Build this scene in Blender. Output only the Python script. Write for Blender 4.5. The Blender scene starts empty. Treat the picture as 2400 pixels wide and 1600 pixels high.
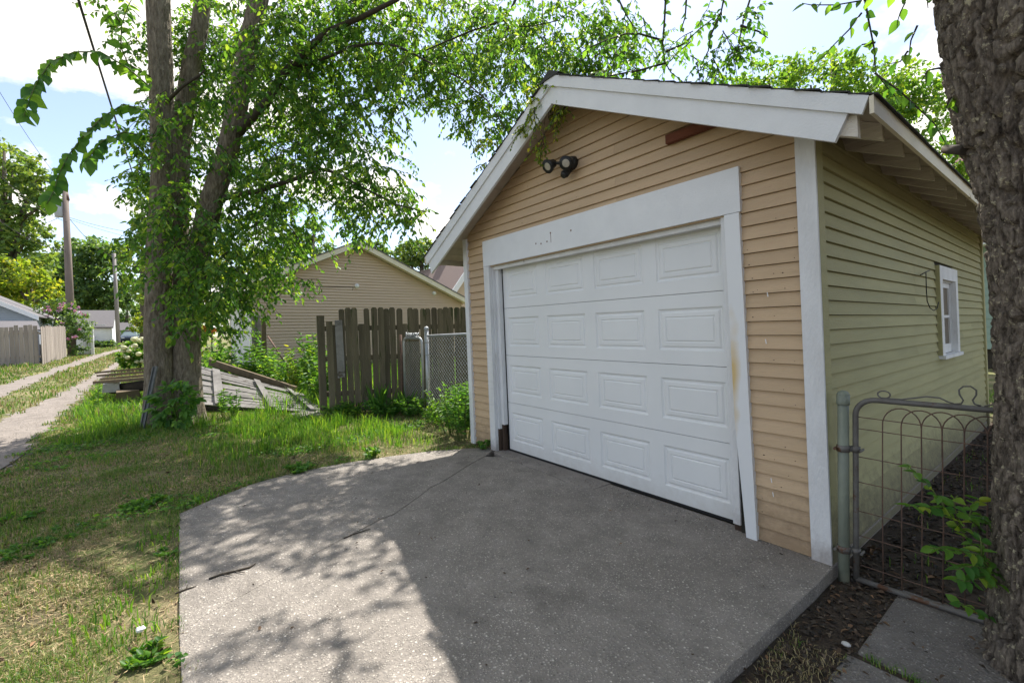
import bpy, math, random
import numpy as np
from mathutils import Vector, Matrix, noise as mnoise

SC = bpy.context.scene
COL = SC.collection
RND = random.Random(7)
NR = np.random.default_rng(11)
R = math.radians

# ------------------------------------------------------------------ camera
CAMP = np.array([4.1173, -2.9921, 1.3866])
FPX, YAW, PITCH, ROLL = 1066.94, -0.9147, -0.0278, -0.0229      # focal length in photo pixels (2400 wide), angles
cf = np.array([math.sin(YAW)*math.cos(PITCH), math.cos(YAW)*math.cos(PITCH), math.sin(PITCH)])
r0 = np.array([math.cos(YAW), -math.sin(YAW), 0.0]); u0 = np.cross(r0, cf)
cr = math.cos(ROLL)*r0 + math.sin(ROLL)*u0
cu = -math.sin(ROLL)*r0 + math.cos(ROLL)*u0
cam_d = bpy.data.cameras.new('camera'); cam = bpy.data.objects.new('camera', cam_d); COL.objects.link(cam)
cam.matrix_world = Matrix(((cr[0], cu[0], -cf[0], CAMP[0]), (cr[1], cu[1], -cf[1], CAMP[1]), (cr[2], cu[2], -cf[2], CAMP[2]), (0, 0, 0, 1)))
cam_d.sensor_width = 36.0; cam_d.lens = 36.0*FPX/2400.0
cam_d.clip_start = 0.05; cam_d.clip_end = 2000
SC.camera = cam

# ------------------------------------------------------------------ light
SUNV = Vector((-0.40, 0.513, 1.0)).normalized()                 # towards the sun
SUN_EL = math.asin(SUNV.z); SUN_AZ = math.atan2(SUNV.x, SUNV.y)
W = bpy.data.worlds.new('World'); SC.world = W; W.use_nodes = True
nt = W.node_tree; nt.nodes.clear()
def wn(t, **k):
    n = nt.nodes.new(t)
    for a, b in k.items(): setattr(n, a, b)
    return n
wo = wn('ShaderNodeOutputWorld'); bg = wn('ShaderNodeBackground'); bg.inputs['Strength'].default_value = 0.13
sky = wn('ShaderNodeTexSky', sky_type='NISHITA', sun_disc=False)
sky.sun_elevation = SUN_EL; sky.sun_rotation = SUN_AZ
sky.air_density = 1.0; sky.dust_density = 0.7; sky.ozone_density = 1.6
tc = wn('ShaderNodeTexCoord'); sep = wn('ShaderNodeSeparateXYZ'); nt.links.new(tc.outputs['Generated'], sep.inputs[0])
mz = wn('ShaderNodeMath', operation='ADD'); mz.inputs[1].default_value = 0.28; nt.links.new(sep.outputs['Z'], mz.inputs[0])
dv = wn('ShaderNodeVectorMath', operation='DIVIDE'); nt.links.new(tc.outputs['Generated'], dv.inputs[0])
cmb = wn('ShaderNodeCombineXYZ')
for i in range(3): nt.links.new(mz.outputs[0], cmb.inputs[i])
nt.links.new(cmb.outputs[0], dv.inputs[1])
off = wn('ShaderNodeVectorMath', operation='ADD'); off.inputs[1].default_value = (7.7, 17.1, 9.0); nt.links.new(dv.outputs[0], off.inputs[0])
cn = wn('ShaderNodeTexNoise'); cn.inputs['Scale'].default_value = 1.7; cn.inputs['Detail'].default_value = 9; cn.inputs['Roughness'].default_value = 0.56; cn.inputs['Distortion'].default_value = 0.25
nt.links.new(off.outputs[0], cn.inputs['Vector'])
rp = wn('ShaderNodeValToRGB'); rp.color_ramp.elements[0].position = 0.50; rp.color_ramp.elements[1].position = 0.58
nt.links.new(cn.outputs['Fac'], rp.inputs[0])
cn2 = wn('ShaderNodeTexNoise'); cn2.inputs['Scale'].default_value = 3.3; cn2.inputs['Detail'].default_value = 8
nt.links.new(off.outputs[0], cn2.inputs['Vector'])
shade = wn('ShaderNodeMix', data_type='RGBA'); shade.inputs['A'].default_value = (4.6, 4.4, 4.15, 1); shade.inputs['B'].default_value = (6.9, 6.55, 6.0, 1)
nt.links.new(cn2.outputs['Fac'], shade.inputs['Factor'])
mixc = wn('ShaderNodeMix', data_type='RGBA'); hsv = wn('ShaderNodeHueSaturation'); hsv.inputs['Saturation'].default_value = .88; hsv.inputs['Value'].default_value = .86; hsv.inputs['Hue'].default_value = .506
nt.links.new(rp.outputs['Color'], mixc.inputs['Factor']); nt.links.new(sky.outputs['Color'], hsv.inputs['Color']); nt.links.new(hsv.outputs[0], mixc.inputs['A']); nt.links.new(shade.outputs['Result'], mixc.inputs['B'])
nt.links.new(mixc.outputs['Result'], bg.inputs['Color']); nt.links.new(bg.outputs[0], wo.inputs[0])
sun_d = bpy.data.lights.new('sun', 'SUN'); sun_d.energy = 4.4; sun_d.angle = R(0.53); sun_d.color = (1.0, 0.955, 0.88)
sun = bpy.data.objects.new('sun', sun_d); COL.objects.link(sun)
sun.rotation_euler = SUNV.to_track_quat('Z', 'Y').to_euler(); sun.location = (0, 0, 30)
SC.view_settings.view_transform = 'Standard'; SC.view_settings.look = 'None'
SC.view_settings.exposure = 1.17; SC.view_settings.gamma = 1.0
try: SC.view_settings.use_curve_mapping = False
except Exception: pass
SC.cycles.max_bounces = 8; SC.cycles.transparent_max_bounces = 8; SC.cycles.transmission_bounces = 6
SC.cycles.use_denoising = True
try: SC.cycles.denoiser = 'OPENIMAGEDENOISE'
except Exception: pass
SC.cycles.sample_clamp_indirect = 6.0

# ------------------------------------------------------------------ helpers
TX = [-300, -100, -62, -36, -28, -20, -12, -8, -4, -1.2, -.6, 2.6, 3.15, 20, 300]
TZ = [1.0, .85, .62, .50, .42, .22, .10, .04, 0, -.012, -.014, -.014, -.075, -.065, -.05]
def gh(x, y=0.0):
    """height of the ground"""
    return np.interp(x, TX, TZ)
def ray(px, py): return cf + cr*(px-1200)/FPX + cu*(800-py)/FPX
def at(px, py, dep):
    """world point seen at a photo pixel at a given depth"""
    return Vector(CAMP + ray(px, py)*dep)
def onplane(px, py, ax, v):
    d = ray(px, py); return Vector(CAMP + d*(v-CAMP[ax])/d[ax])
def gnd(px, py):
    d = ray(px, py); t = np.linspace(.5, 400, 30000); P = CAMP + d*t[:, None]
    b = P[:, 2] < gh(P[:, 0]); return Vector(P[np.argmax(b)] if b.any() else P[-1])
def onground(px, dep):
    p = at(px, 790, dep); return Vector((p.x, p.y, float(gh(p.x))))

def tag(o, label=None, cat=None, group=None, kind=None):
    if label: o['label'] = label
    if cat: o['category'] = cat
    if group: o['group'] = group
    if kind: o['kind'] = kind
    return o
def thing(name, label, cat, loc=(0, 0, 0), group=None, rotz=0.0):
    o = bpy.data.objects.new(name, None); COL.objects.link(o)
    o.location = loc; o.rotation_euler = (0, 0, rotz); o.empty_display_size = 0.2
    return tag(o, label, cat, group)
def link(name, me, mt=None, parent=None, world=True):
    o = bpy.data.objects.new(name, me); COL.objects.link(o)
    if mt is not None and not me.materials: me.materials.append(mt)
    if parent is not None:
        o.parent = parent
        if world:                                                # the mesh is in world coordinates
            m = Matrix.Translation(-total_loc(parent)); o.matrix_parent_inverse = m
    return o
def total_loc(p):
    return Vector(p.location) if p.type == 'EMPTY' else Vector((0, 0, 0))
def mesh_np(name, V, F, smooth=False):
    V = np.ascontiguousarray(V, dtype=np.float32); F = np.ascontiguousarray(F, dtype=np.int32)
    me = bpy.data.meshes.new(name); k = F.shape[1]
    me.vertices.add(len(V)); me.vertices.foreach_set('co', V.ravel())
    me.loops.add(F.size); me.loops.foreach_set('vertex_index', F.ravel())
    me.polygons.add(len(F)); me.polygons.foreach_set('loop_start', np.arange(0, F.size, k, dtype=np.int32))
    if smooth: me.polygons.foreach_set('use_smooth', np.ones(len(F), dtype=bool))
    me.update(calc_edges=True); return me

class MB:
    """collects shapes into one mesh"""
    def __init__(s): s.v = []; s.f = []; s.sm = []
    def add(s, vs, fs, smooth=False):
        n = len(s.v); s.v += [tuple(v) for v in vs]
        s.f += [tuple(i+n for i in f) for f in fs]; s.sm += [smooth]*len(fs); return s
    def hexa(s, p):      # 8 points: bottom ring then top ring
        return s.add(p, [(3, 2, 1, 0), (4, 5, 6, 7), (0, 1, 5, 4), (1, 2, 6, 5), (2, 3, 7, 6), (3, 0, 4, 7)])
    def box(s, x0, x1, y0, y1, z0, z1):
        return s.hexa([(x0, y0, z0), (x1, y0, z0), (x1, y1, z0), (x0, y1, z0), (x0, y0, z1), (x1, y0, z1), (x1, y1, z1), (x0, y1, z1)])
    def bar(s, a, b, w, h, up=(0, 0, 1)):
        """rectangular bar from a to b, w across, h along up"""
        a = Vector(a); b = Vector(b); d = (b-a).normalized(); u = Vector(up); sd = d.cross(u)
        if sd.length < 1e-4: sd = d.cross(Vector((1, 0, 0)))
        sd.normalize(); u = sd.cross(d).normalized(); sd *= w/2; u *= h/2
        return s.hexa([a-sd-u, a+sd-u, a+sd+u, a-sd+u, b-sd-u, b+sd-u, b+sd+u, b-sd+u])
    def tube(s, pts, rad, n=8, caps=True, smooth=True):
        pts = [Vector(p) for p in pts]; m = len(pts)
        if not hasattr(rad, '__len__'): rad = [rad]*m
        vs = []; prev = None
        for i, p in enumerate(pts):
            t = (pts[min(i+1, m-1)]-pts[max(i-1, 0)])
            if t.length < 1e-9: t = Vector((0, 0, 1))
            t.normalize()
            if prev is None:
                a = Vector((1, 0, 0)) if abs(t.x) < .8 else Vector((0, 1, 0))
                x = (a - t*a.dot(t)).normalized()
            else:
                x = (prev - t*prev.dot(t))
                x = x.normalized() if x.length > 1e-6 else prev
            prev = x; y = t.cross(x)
            for k in range(n):
                an = 2*math.pi*k/n; vs.append(p + (x*math.cos(an)+y*math.sin(an))*rad[i])
        fs = []
        for i in range(m-1):
            for k in range(n):
                k2 = (k+1) % n; fs.append((i*n+k, i*n+k2, (i+1)*n+k2, (i+1)*n+k))
        s.add(vs, fs, smooth)
        if caps:
            nn = len(s.v)-m*n
            s.f += [tuple(nn+k for k in reversed(range(n))), tuple(nn+(m-1)*n+k for k in range(n))]; s.sm += [False, False]
        return s
    def ball(s, c, r, nu=8, nv=6, sq=(1, 1, 1)):
        vs = []; fs = []
        for j in range(nv+1):
            th = math.pi*j/nv
            for k in range(nu):
                ph = 2*math.pi*k/nu
                vs.append((c[0]+r*sq[0]*math.sin(th)*math.cos(ph), c[1]+r*sq[1]*math.sin(th)*math.sin(ph), c[2]+r*sq[2]*math.cos(th)))
        for j in range(nv):
            for k in range(nu):
                fs.append((j*nu+k, (j+1)*nu+k, (j+1)*nu+(k+1) % nu, j*nu+(k+1) % nu))
        return s.add(vs, fs, True)
    def prism(s, poly, z0, z1):
        n = len(poly)
        return s.add([(x, y, z0) for x, y in poly]+[(x, y, z1) for x, y in poly],
                     [tuple(reversed(range(n))), tuple(range(n, 2*n))]+[(k, (k+1) % n, n+(k+1) % n, n+k) for k in range(n)])
    def build(s, name, mt, parent=None, fn=None, world=True):
        me = bpy.data.meshes.new(name)
        vs = [fn(v) for v in s.v] if fn else s.v
        me.from_pydata([tuple(v) for v in vs], [], s.f)
        if any(s.sm): me.polygons.foreach_set('use_smooth', np.array(s.sm, dtype=bool))
        me.update(); return link(name, me, mt, parent, world)

def copy_tree(o, parent=None):
    c = o.copy(); COL.objects.link(c)
    if parent is not None: c.parent = parent
    for ch in list(o.children): copy_tree(ch, c)
    return c

# ------------------------------------------------------------------ materials
def newmat(name):
    m = bpy.data.materials.new(name); m.use_nodes = True; t = m.node_tree; t.nodes.clear()
    def N(ty, **k):
        n = t.nodes.new(ty)
        for a, b in k.items(): setattr(n, a, b)
        return n
    out = N('ShaderNodeOutputMaterial'); b = N('ShaderNodeBsdfPrincipled'); t.links.new(b.outputs[0], out.inputs[0])
    return m, t, N, b, out
def c4(c): return (c[0], c[1], c[2], 1)
def M(name, c1, c2=None, scale=4.0, stretch=(1, 1, 1), rough=.7, bump=.0, bscale=40.0, rnd=0.0, spec=.3, metal=0.0, c3=None, t3=.62, s3=9.0, w3=.04, detail=6, st3=(1, 1, 1), dirt=None):
    """two mottled colours, an optional third showing in patches, bump, per-object variation"""
    m, t, N, b, out = newmat(name); L = t.links.new
    co = N('ShaderNodeTexCoord'); mp = N('ShaderNodeMapping'); mp.inputs['Scale'].default_value = stretch
    L(co.outputs['Object'], mp.inputs['Vector'])
    oi = N('ShaderNodeObjectInfo')
    if rnd:
        ad = N('ShaderNodeVectorMath', operation='ADD'); L(mp.outputs[0], ad.inputs[0])
        sc_ = N('ShaderNodeMath', operation='MULTIPLY'); sc_.inputs[1].default_value = 37.0; L(oi.outputs['Random'], sc_.inputs[0]); L(sc_.outputs[0], ad.inputs[1])
        vec = ad.outputs[0]
    else: vec = mp.outputs[0]
    nz = N('ShaderNodeTexNoise'); nz.inputs['Scale'].default_value = scale; nz.inputs['Detail'].default_value = detail; nz.inputs['Roughness'].default_value = .6
    L(vec, nz.inputs['Vector'])
    mr = N('ShaderNodeMapRange'); mr.inputs['From Min'].default_value = .3; mr.inputs['From Max'].default_value = .7; L(nz.outputs['Fac'], mr.inputs['Value'])
    mx = N('ShaderNodeMix', data_type='RGBA'); mx.inputs['A'].default_value = c4(c1); mx.inputs['B'].default_value = c4(c2 or c1); L(mr.outputs[0], mx.inputs['Factor'])
    colr = mx.outputs['Result']
    if c3:
        mp3 = N('ShaderNodeMapping'); mp3.inputs['Scale'].default_value = st3; L(vec, mp3.inputs['Vector'])
        n3 = N('ShaderNodeTexNoise'); n3.inputs['Scale'].default_value = s3; n3.inputs['Detail'].default_value = 8; n3.inputs['Roughness'].default_value = .65; L(mp3.outputs[0], n3.inputs['Vector'])
        r3 = N('ShaderNodeMapRange'); r3.inputs['From Min'].default_value = t3; r3.inputs['From Max'].default_value = t3+w3; L(n3.outputs['Fac'], r3.inputs['Value'])
        m3 = N('ShaderNodeMix', data_type='RGBA'); L(r3.outputs[0], m3.inputs['Factor']); L(colr, m3.inputs['A']); m3.inputs['B'].default_value = c4(c3); colr = m3.outputs['Result']
    if rnd:
        hv = N('ShaderNodeHueSaturation'); vr = N('ShaderNodeMapRange'); vr.inputs['To Min'].default_value = 1-rnd; vr.inputs['To Max'].default_value = 1+rnd
        L(oi.outputs['Random'], vr.inputs['Value']); L(vr.outputs[0], hv.inputs['Value']); L(colr, hv.inputs['Color']); colr = hv.outputs[0]
    if dirt:    # splashed dirt and moss near the ground, broken up by noise
        gp = N('ShaderNodeNewGeometry'); sz = N('ShaderNodeSeparateXYZ'); L(gp.outputs['Position'], sz.inputs[0])
        dn = N('ShaderNodeTexNoise'); dn.inputs['Scale'].default_value = 14; dn.inputs['Detail'].default_value = 9; dn.inputs['Roughness'].default_value = .75; L(gp.outputs['Position'], dn.inputs['Vector'])
        da = N('ShaderNodeMath', operation='MULTIPLY_ADD'); da.inputs[1].default_value = dirt[1]*2.2; da.inputs[2].default_value = -dirt[1]*1.1; L(dn.outputs['Fac'], da.inputs[0])
        db = N('ShaderNodeMath', operation='ADD'); L(da.outputs[0], db.inputs[0]); L(sz.outputs[2], db.inputs[1])
        dr = N('ShaderNodeMapRange'); dr.inputs['From Min'].default_value = dirt[1]; dr.inputs['From Max'].default_value = 0; dr.inputs['To Max'].default_value = dirt[2]; L(db.outputs[0], dr.inputs['Value'])
        dm = N('ShaderNodeMix', data_type='RGBA'); L(dr.outputs[0], dm.inputs['Factor']); L(colr, dm.inputs['A']); dm.inputs['B'].default_value = c4(dirt[0]); colr = dm.outputs['Result']
    L(colr, b.inputs['Base Color'])
    b.inputs['Roughness'].default_value = rough; b.inputs['Metallic'].default_value = metal; b.inputs['Specular IOR Level'].default_value = spec
    if bump:
        nb = N('ShaderNodeTexNoise'); nb.inputs['Scale'].default_value = bscale; nb.inputs['Detail'].default_value = 6; L(vec, nb.inputs['Vector'])
        bp = N('ShaderNodeBump'); bp.inputs['Strength'].default_value = bump; bp.inputs['Distance'].default_value = .01; L(nb.outputs['Fac'], bp.inputs['Height']); L(bp.outputs[0], b.inputs['Normal'])
    return m
def leafmat(name, ca, cb, cc=None, trans=.45, tcol=None, rough=.5):
    """leaf colours picked per leaf, light coming through the blade"""
    m, t, N, b, out = newmat(name); L = t.links.new
    g = N('ShaderNodeNewGeometry'); rp = N('ShaderNodeValToRGB'); e = rp.color_ramp.elements
    e[0].color = c4(ca); e[1].color = c4(cb); e[0].position = .1; e[1].position = .8
    if cc: e[1].position = .75; k = e.new(.985); k.color = c4(cc)
    L(g.outputs['Random Per Island'], rp.inputs[0]); L(rp.outputs[0], b.inputs['Base Color'])
    b.inputs['Roughness'].default_value = rough; b.inputs['Specular IOR Level'].default_value = .35
    tr = N('ShaderNodeBsdfTranslucent'); mul = N('ShaderNodeMix', data_type='RGBA', blend_type='MULTIPLY'); mul.inputs['Factor'].default_value = 1
    L(rp.outputs[0], mul.inputs['A']); mul.inputs['B'].default_value = c4(tcol or (2.6, 2.3, .9)); L(mul.outputs['Result'], tr.inputs['Color'])
    ms = N('ShaderNodeMixShader'); ms.inputs[0].default_value = trans; L(b.outputs[0], ms.inputs[1]); L(tr.outputs[0], ms.inputs[2]); L(ms.outputs[0], out.inputs[0])
    return m
def barkmat(name, ca, cb, lich, scale=6, stretch=(1, 1, .22), bump=.9, lt=.62):
    m, t, N, b, out = newmat(name); L = t.links.new
    co = N('ShaderNodeTexCoord'); mp = N('ShaderNodeMapping'); mp.inputs['Scale'].default_value = stretch; L(co.outputs['Object'], mp.inputs[0])
    n1 = N('ShaderNodeTexNoise'); n1.inputs['Scale'].default_value = scale*5; n1.inputs['Detail'].default_value = 8; n1.inputs['Roughness'].default_value = .7; L(mp.outputs[0], n1.inputs['Vector'])
    r = N('ShaderNodeValToRGB'); r.color_ramp.elements[0].position = .32; r.color_ramp.elements[1].position = .68; r.color_ramp.elements[0].color = c4(ca); r.color_ramp.elements[1].color = c4(cb); L(n1.outputs['Fac'], r.inputs[0])
    n2 = N('ShaderNodeTexNoise'); n2.inputs['Scale'].default_value = scale*3.2; n2.inputs['Detail'].default_value = 9; n2.inputs['Roughness'].default_value = .7; L(co.outputs['Object'], n2.inputs['Vector'])
    mr = N('ShaderNodeMapRange'); mr.inputs['From Min'].default_value = lt; mr.inputs['From Max'].default_value = lt+.06; L(n2.outputs['Fac'], mr.inputs['Value'])
    mx = N('ShaderNodeMix', data_type='RGBA'); L(mr.outputs[0], mx.inputs['Factor']); L(r.outputs[0], mx.inputs['A']); mx.inputs['B'].default_value = c4(lich); L(mx.outputs['Result'], b.inputs['Base Color'])
    wv = N('ShaderNodeTexNoise'); wv.inputs['Scale'].default_value = scale*4; wv.inputs['Detail'].default_value = 5; L(mp.outputs[0], wv.inputs['Vector'])
    sm = N('ShaderNodeMath', operation='ADD'); L(wv.outputs['Fac'], sm.inputs[0]); L(n2.outputs['Fac'], sm.inputs[1])
    bp = N('ShaderNodeBump'); bp.inputs['Strength'].default_value = bump; bp.inputs['Distance'].default_value = .03; L(sm.outputs[0], bp.inputs['Height']); L(bp.outputs[0], b.inputs['Normal'])
    b.inputs['Roughness'].default_value = .92; b.inputs['Specular IOR Level'].default_value = .15
    return m

MAT = {}
MAT['peach'] = M('peach paint', (.555, .404, .256), (.47, .34, .21), scale=2.2, stretch=(.6, 1, 5), rough=.62, bump=.45, bscale=55, rnd=.05, c3=(.20, .12, .07), t3=.70, s3=13, w3=.04, st3=(.4, 1, 2), dirt=((.22, .15, .09), .35, .7))
MAT['green'] = M('green paint', (.375, .352, .185), (.31, .295, .155), scale=2.2, stretch=(1, .6, 5), rough=.6, bump=.45, bscale=55, rnd=.07, c3=(.14, .12, .07), t3=.69, s3=12, w3=.05, st3=(1, .35, 2), dirt=((.10, .085, .055), .40, .85))
MAT['white'] = M('white paint', (.72, .73, .74), (.66, .67, .68), scale=5, rough=.5, bump=.25, bscale=90, c3=(.16, .13, .11), t3=.755, s3=16, w3=.015, st3=(1, 1, .5))
MAT['white_worn'] = M('worn white paint', (.72, .73, .74), (.60, .60, .60), scale=7, stretch=(1, 1, .3), rough=.6, bump=.6, bscale=70, c3=(.13, .10, .085), t3=.67, s3=11, w3=.02, st3=(1, 1, .3), dirt=((.22, .17, .14), .16, .6))
MAT['door'] = M('door paint', (.74, .75, .75), (.69, .70, .70), scale=1.6, rough=.42, bump=.06, bscale=160, c3=(.42, .38, .32), t3=.70, s3=6, w3=.25, dirt=((.42, .38, .33), .20, .35))
MAT['rubber'] = M('black rubber', (.015, .015, .016), rough=.6)
MAT['dark'] = M('dark inside', (.03, .027, .022), (.015, .013, .011), rough=.9)
MAT['rot'] = M('rotten wood', (.10, .065, .045), (.03, .02, .015), scale=9, stretch=(1, 1, .2), rough=.9, bump=.8, bscale=40)
MAT['soffit'] = M('soffit paint', (.50, .43, .37), (.42, .36, .31), scale=6, rough=.7, bump=.3, bscale=60, rnd=.08, c3=(.2, .15, .12), t3=.7, s3=10)
MAT['rafter'] = M('old rafter paint', (.64, .60, .52), (.48, .44, .38), scale=7, stretch=(.4, 1, 3), rough=.75, bump=.6, bscale=50, rnd=.08, c3=(.10, .08, .06), t3=.66, s3=9, st3=(.4, 1, 2))  # colour lightened to stand for light bounced up under the eave
MAT['shingle'] = M('dark shingles', (.035, .037, .036), (.07, .07, .066), scale=30, rough=.9, bump=.6, bscale=120)
MAT['rust_wood'] = M('rusty brown board', (.16, .05, .025), (.10, .035, .02), scale=8, stretch=(.3, 1, 3), rough=.8, bump=.5)
MAT['glass'] = M('dull glass', (.15, .115, .075), (.10, .08, .055), scale=4, rough=.3, spec=.2)
MAT['stake_steel'] = M('dull zinc stake', (.20, .21, .21), (.13, .135, .135), scale=9, rough=.6, metal=.2, bump=.1)
MAT['grey_steel'] = M('galvanised steel', (.48, .49, .50), (.36, .37, .38), scale=12, rough=.42, metal=.5, bump=.1, c3=(.16, .09, .06), t3=.68, s3=11)
MAT['green_steel'] = M('green painted post', (.215, .24, .185), (.17, .19, .155), scale=9, rough=.45, bump=.25, c3=(.52, .54, .53), t3=.60, s3=9, st3=(1, 1, .25))
MAT['old_steel'] = M('old gate tube', (.17, .165, .155), (.11, .10, .09), scale=12, rough=.55, metal=.2, bump=.2, c3=(.12, .065, .04), t3=.55, s3=7)
MAT['rust_wire'] = M('rusty wire', (.17, .10, .07), (.085, .06, .05), scale=30, rough=.85)
MAT['black_metal'] = M('black lamp metal', (.02, .02, .02), (.035, .035, .033), rough=.45)
MAT['lens'] = M('lamp lens', (.46, .42, .34), (.36, .34, .29), scale=30, rough=.22, bump=.3, bscale=90)
MAT['cable'] = M('black cable', (.018, .018, .02), rough=.6)
MAT['fence'] = M('weathered fence wood', (.165, .138, .09), (.09, .076, .05), scale=5, stretch=(2, 2, .25), rough=.9, bump=.7, bscale=60, rnd=.22, c3=(.06, .065, .03), t3=.58, s3=4)
MAT['greywood'] = M('grey weathered planks', (.27, .255, .24), (.14, .13, .12), scale=5, stretch=(.5, .5, 1), rough=.9, bump=.6, bscale=50, rnd=.22, c3=(.09, .075, .06), t3=.60, s3=6)
MAT['brownwood'] = M('brown timber', (.17, .125, .075), (.10, .075, .05), scale=6, rough=.9, bump=.6, rnd=.2)
MAT['log'] = M('dark log', (.03, .025, .02), (.06, .05, .04), rough=.95, bump=.7)
MAT['tan'] = M('tan vinyl', (.57, .445, .33), (.53, .415, .305), scale=2, rough=.5, bump=.1, bscale=80, rnd=.03)
MAT['cream'] = M('cream trim', (.72, .67, .53), (.64, .58, .45), scale=3, rough=.6, bump=.2, c3=(.35, .28, .15), t3=.68, s3=5)
MAT['vinyl_white'] = M('white vinyl', (.78, .78, .78), (.72, .73, .74), scale=3, rough=.5)
MAT['bluegrey'] = M('blue grey siding', (.36, .40, .45), (.32, .36, .41), scale=3, rough=.6, rnd=.04)
MAT['mint'] = M('mint siding', (.30, .40, .35), (.26, .35, .31), scale=3, rough=.65, rnd=.04)
MAT['roof_grey'] = M('grey roof', (.15, .14, .145), (.11, .105, .11), scale=20, rough=.9, bump=.5)
MAT['roof_red'] = M('red brown roof', (.22, .115, .10), (.15, .08, .075), scale=25, rough=.9, bump=.5, rnd=.15)
MAT['pole'] = M('pole wood', (.25, .20, .17), (.18, .145, .125), scale=5, stretch=(1, 1, .2), rough=.9, bump=.5)
MAT['pole2'] = M('grey pole wood', (.30, .27, .26), (.22, .20, .19), scale=5, stretch=(1, 1, .2), rough=.9, bump=.5)
MAT['can'] = M('transformer grey', (.45, .47, .49), (.38, .40, .42), rough=.5)
MAT['stone'] = M('pale stone', (.55, .54, .52), (.40, .39, .37), scale=9, rough=.9, bump=.7)
MAT['grit'] = M('grey brown grit', (.27, .24, .21), (.20, .175, .15), scale=9, rough=.95)
MAT['stem'] = M('green stem', (.11, .16, .04), (.09, .10, .03), rough=.7)
MAT['twig'] = M('twig bark', (.075, .06, .045), (.045, .038, .03), scale=20, rough=.9)
MAT['bark'] = barkmat('furrowed bark', (.085, .066, .048), (.31, .265, .20), (.33, .30, .22), scale=6)
MAT['bark_near'] = barkmat('lichen bark', (.035, .027, .021), (.37, .31, .25), (.55, .49, .34), scale=10, stretch=(1, 1, .28), bump=1.0, lt=.57)
MAT['bark_far'] = barkmat('far bark', (.06, .05, .04), (.16, .14, .11), (.2, .19, .15), scale=3)
MAT['leaf'] = leafmat('elm leaf', (.035, .105, .019), (.095, .205, .038), (.21, .31, .05))
MAT['leaf_big'] = leafmat('big green leaf', (.040, .125, .024), (.095, .215, .036), (.15, .29, .045))
MAT['leaf_bright'] = leafmat('bright sapling leaf', (.05, .15, .03), (.12, .25, .035), (.24, .32, .04))
MAT['leaf_yel'] = leafmat('yellow green leaf', (.07, .135, .020), (.18, .25, .03), (.30, .30, .04))
MAT['leaf_dark'] = leafmat('far dark leaf', (.042, .095, .038), (.095, .17, .055), (.16, .23, .06), trans=.4)  # colour brightened in place of haze over the distance
MAT['leaf_far'] = leafmat('far mid leaf', (.062, .125, .042), (.14, .22, .055), (.22, .27, .07), trans=.4)  # likewise lightened to stand for distance haze
MAT['weed'] = leafmat('weed leaf', (.035, .11, .018), (.10, .22, .028), (.18, .27, .04))
MAT['grass'] = leafmat('grass blade', (.050, .125, .020), (.13, .245, .036), (.26, .27, .075), trans=.3, tcol=(1.7, 1.7, .7))
MAT['straw'] = leafmat('dry grass blade', (.30, .245, .125), (.46, .38, .20), (.20, .21, .07), trans=.2, tcol=(1.1, 1, .7))
MAT['thatch'] = leafmat('thatch straw', (.22, .15, .085), (.48, .36, .205), (.24, .25, .09), trans=.15, tcol=(1, .95, .7), rough=.8)
MAT['leaf_fresh'] = leafmat('fresh green leaf', (.055, .14, .025), (.14, .26, .04), (.25, .33, .05))
MAT['litter_dark'] = leafmat('old dark litter', (.03, .026, .021), (.075, .06, .045), (.16, .12, .085), trans=.1, tcol=(1, .9, .7), rough=.85)
MAT['litter'] = leafmat('leaf litter', (.045, .03, .02), (.12, .075, .045), (.26, .15, .08), trans=.1, tcol=(1, .9, .6), rough=.8)
MAT['flower_pink'] = leafmat('pink blossom', (.36, .16, .28), (.50, .30, .42), (.45, .12, .16), trans=.3, tcol=(1, 1, 1))
MAT['flower_white'] = leafmat('cream blossom', (.58, .60, .34), (.70, .68, .46), (.40, .48, .20), trans=.3, tcol=(1, 1, .8))
MAT['flower_orange'] = leafmat('orange blossom', (.60, .16, .02), (.70, .24, .04), trans=.3, tcol=(1, 1, 1))
MAT['car_blue'] = M('dark blue car paint', (.045, .06, .10), rough=.25, spec=.6)
MAT['car_glass'] = M('car glass', (.16, .20, .23), rough=.08, spec=.8)
MAT['car_black'] = M('tyre black', (.02, .02, .02), rough=.8)
MAT['car_light'] = M('car light', (.7, .7, .7), rough=.15)

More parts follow.
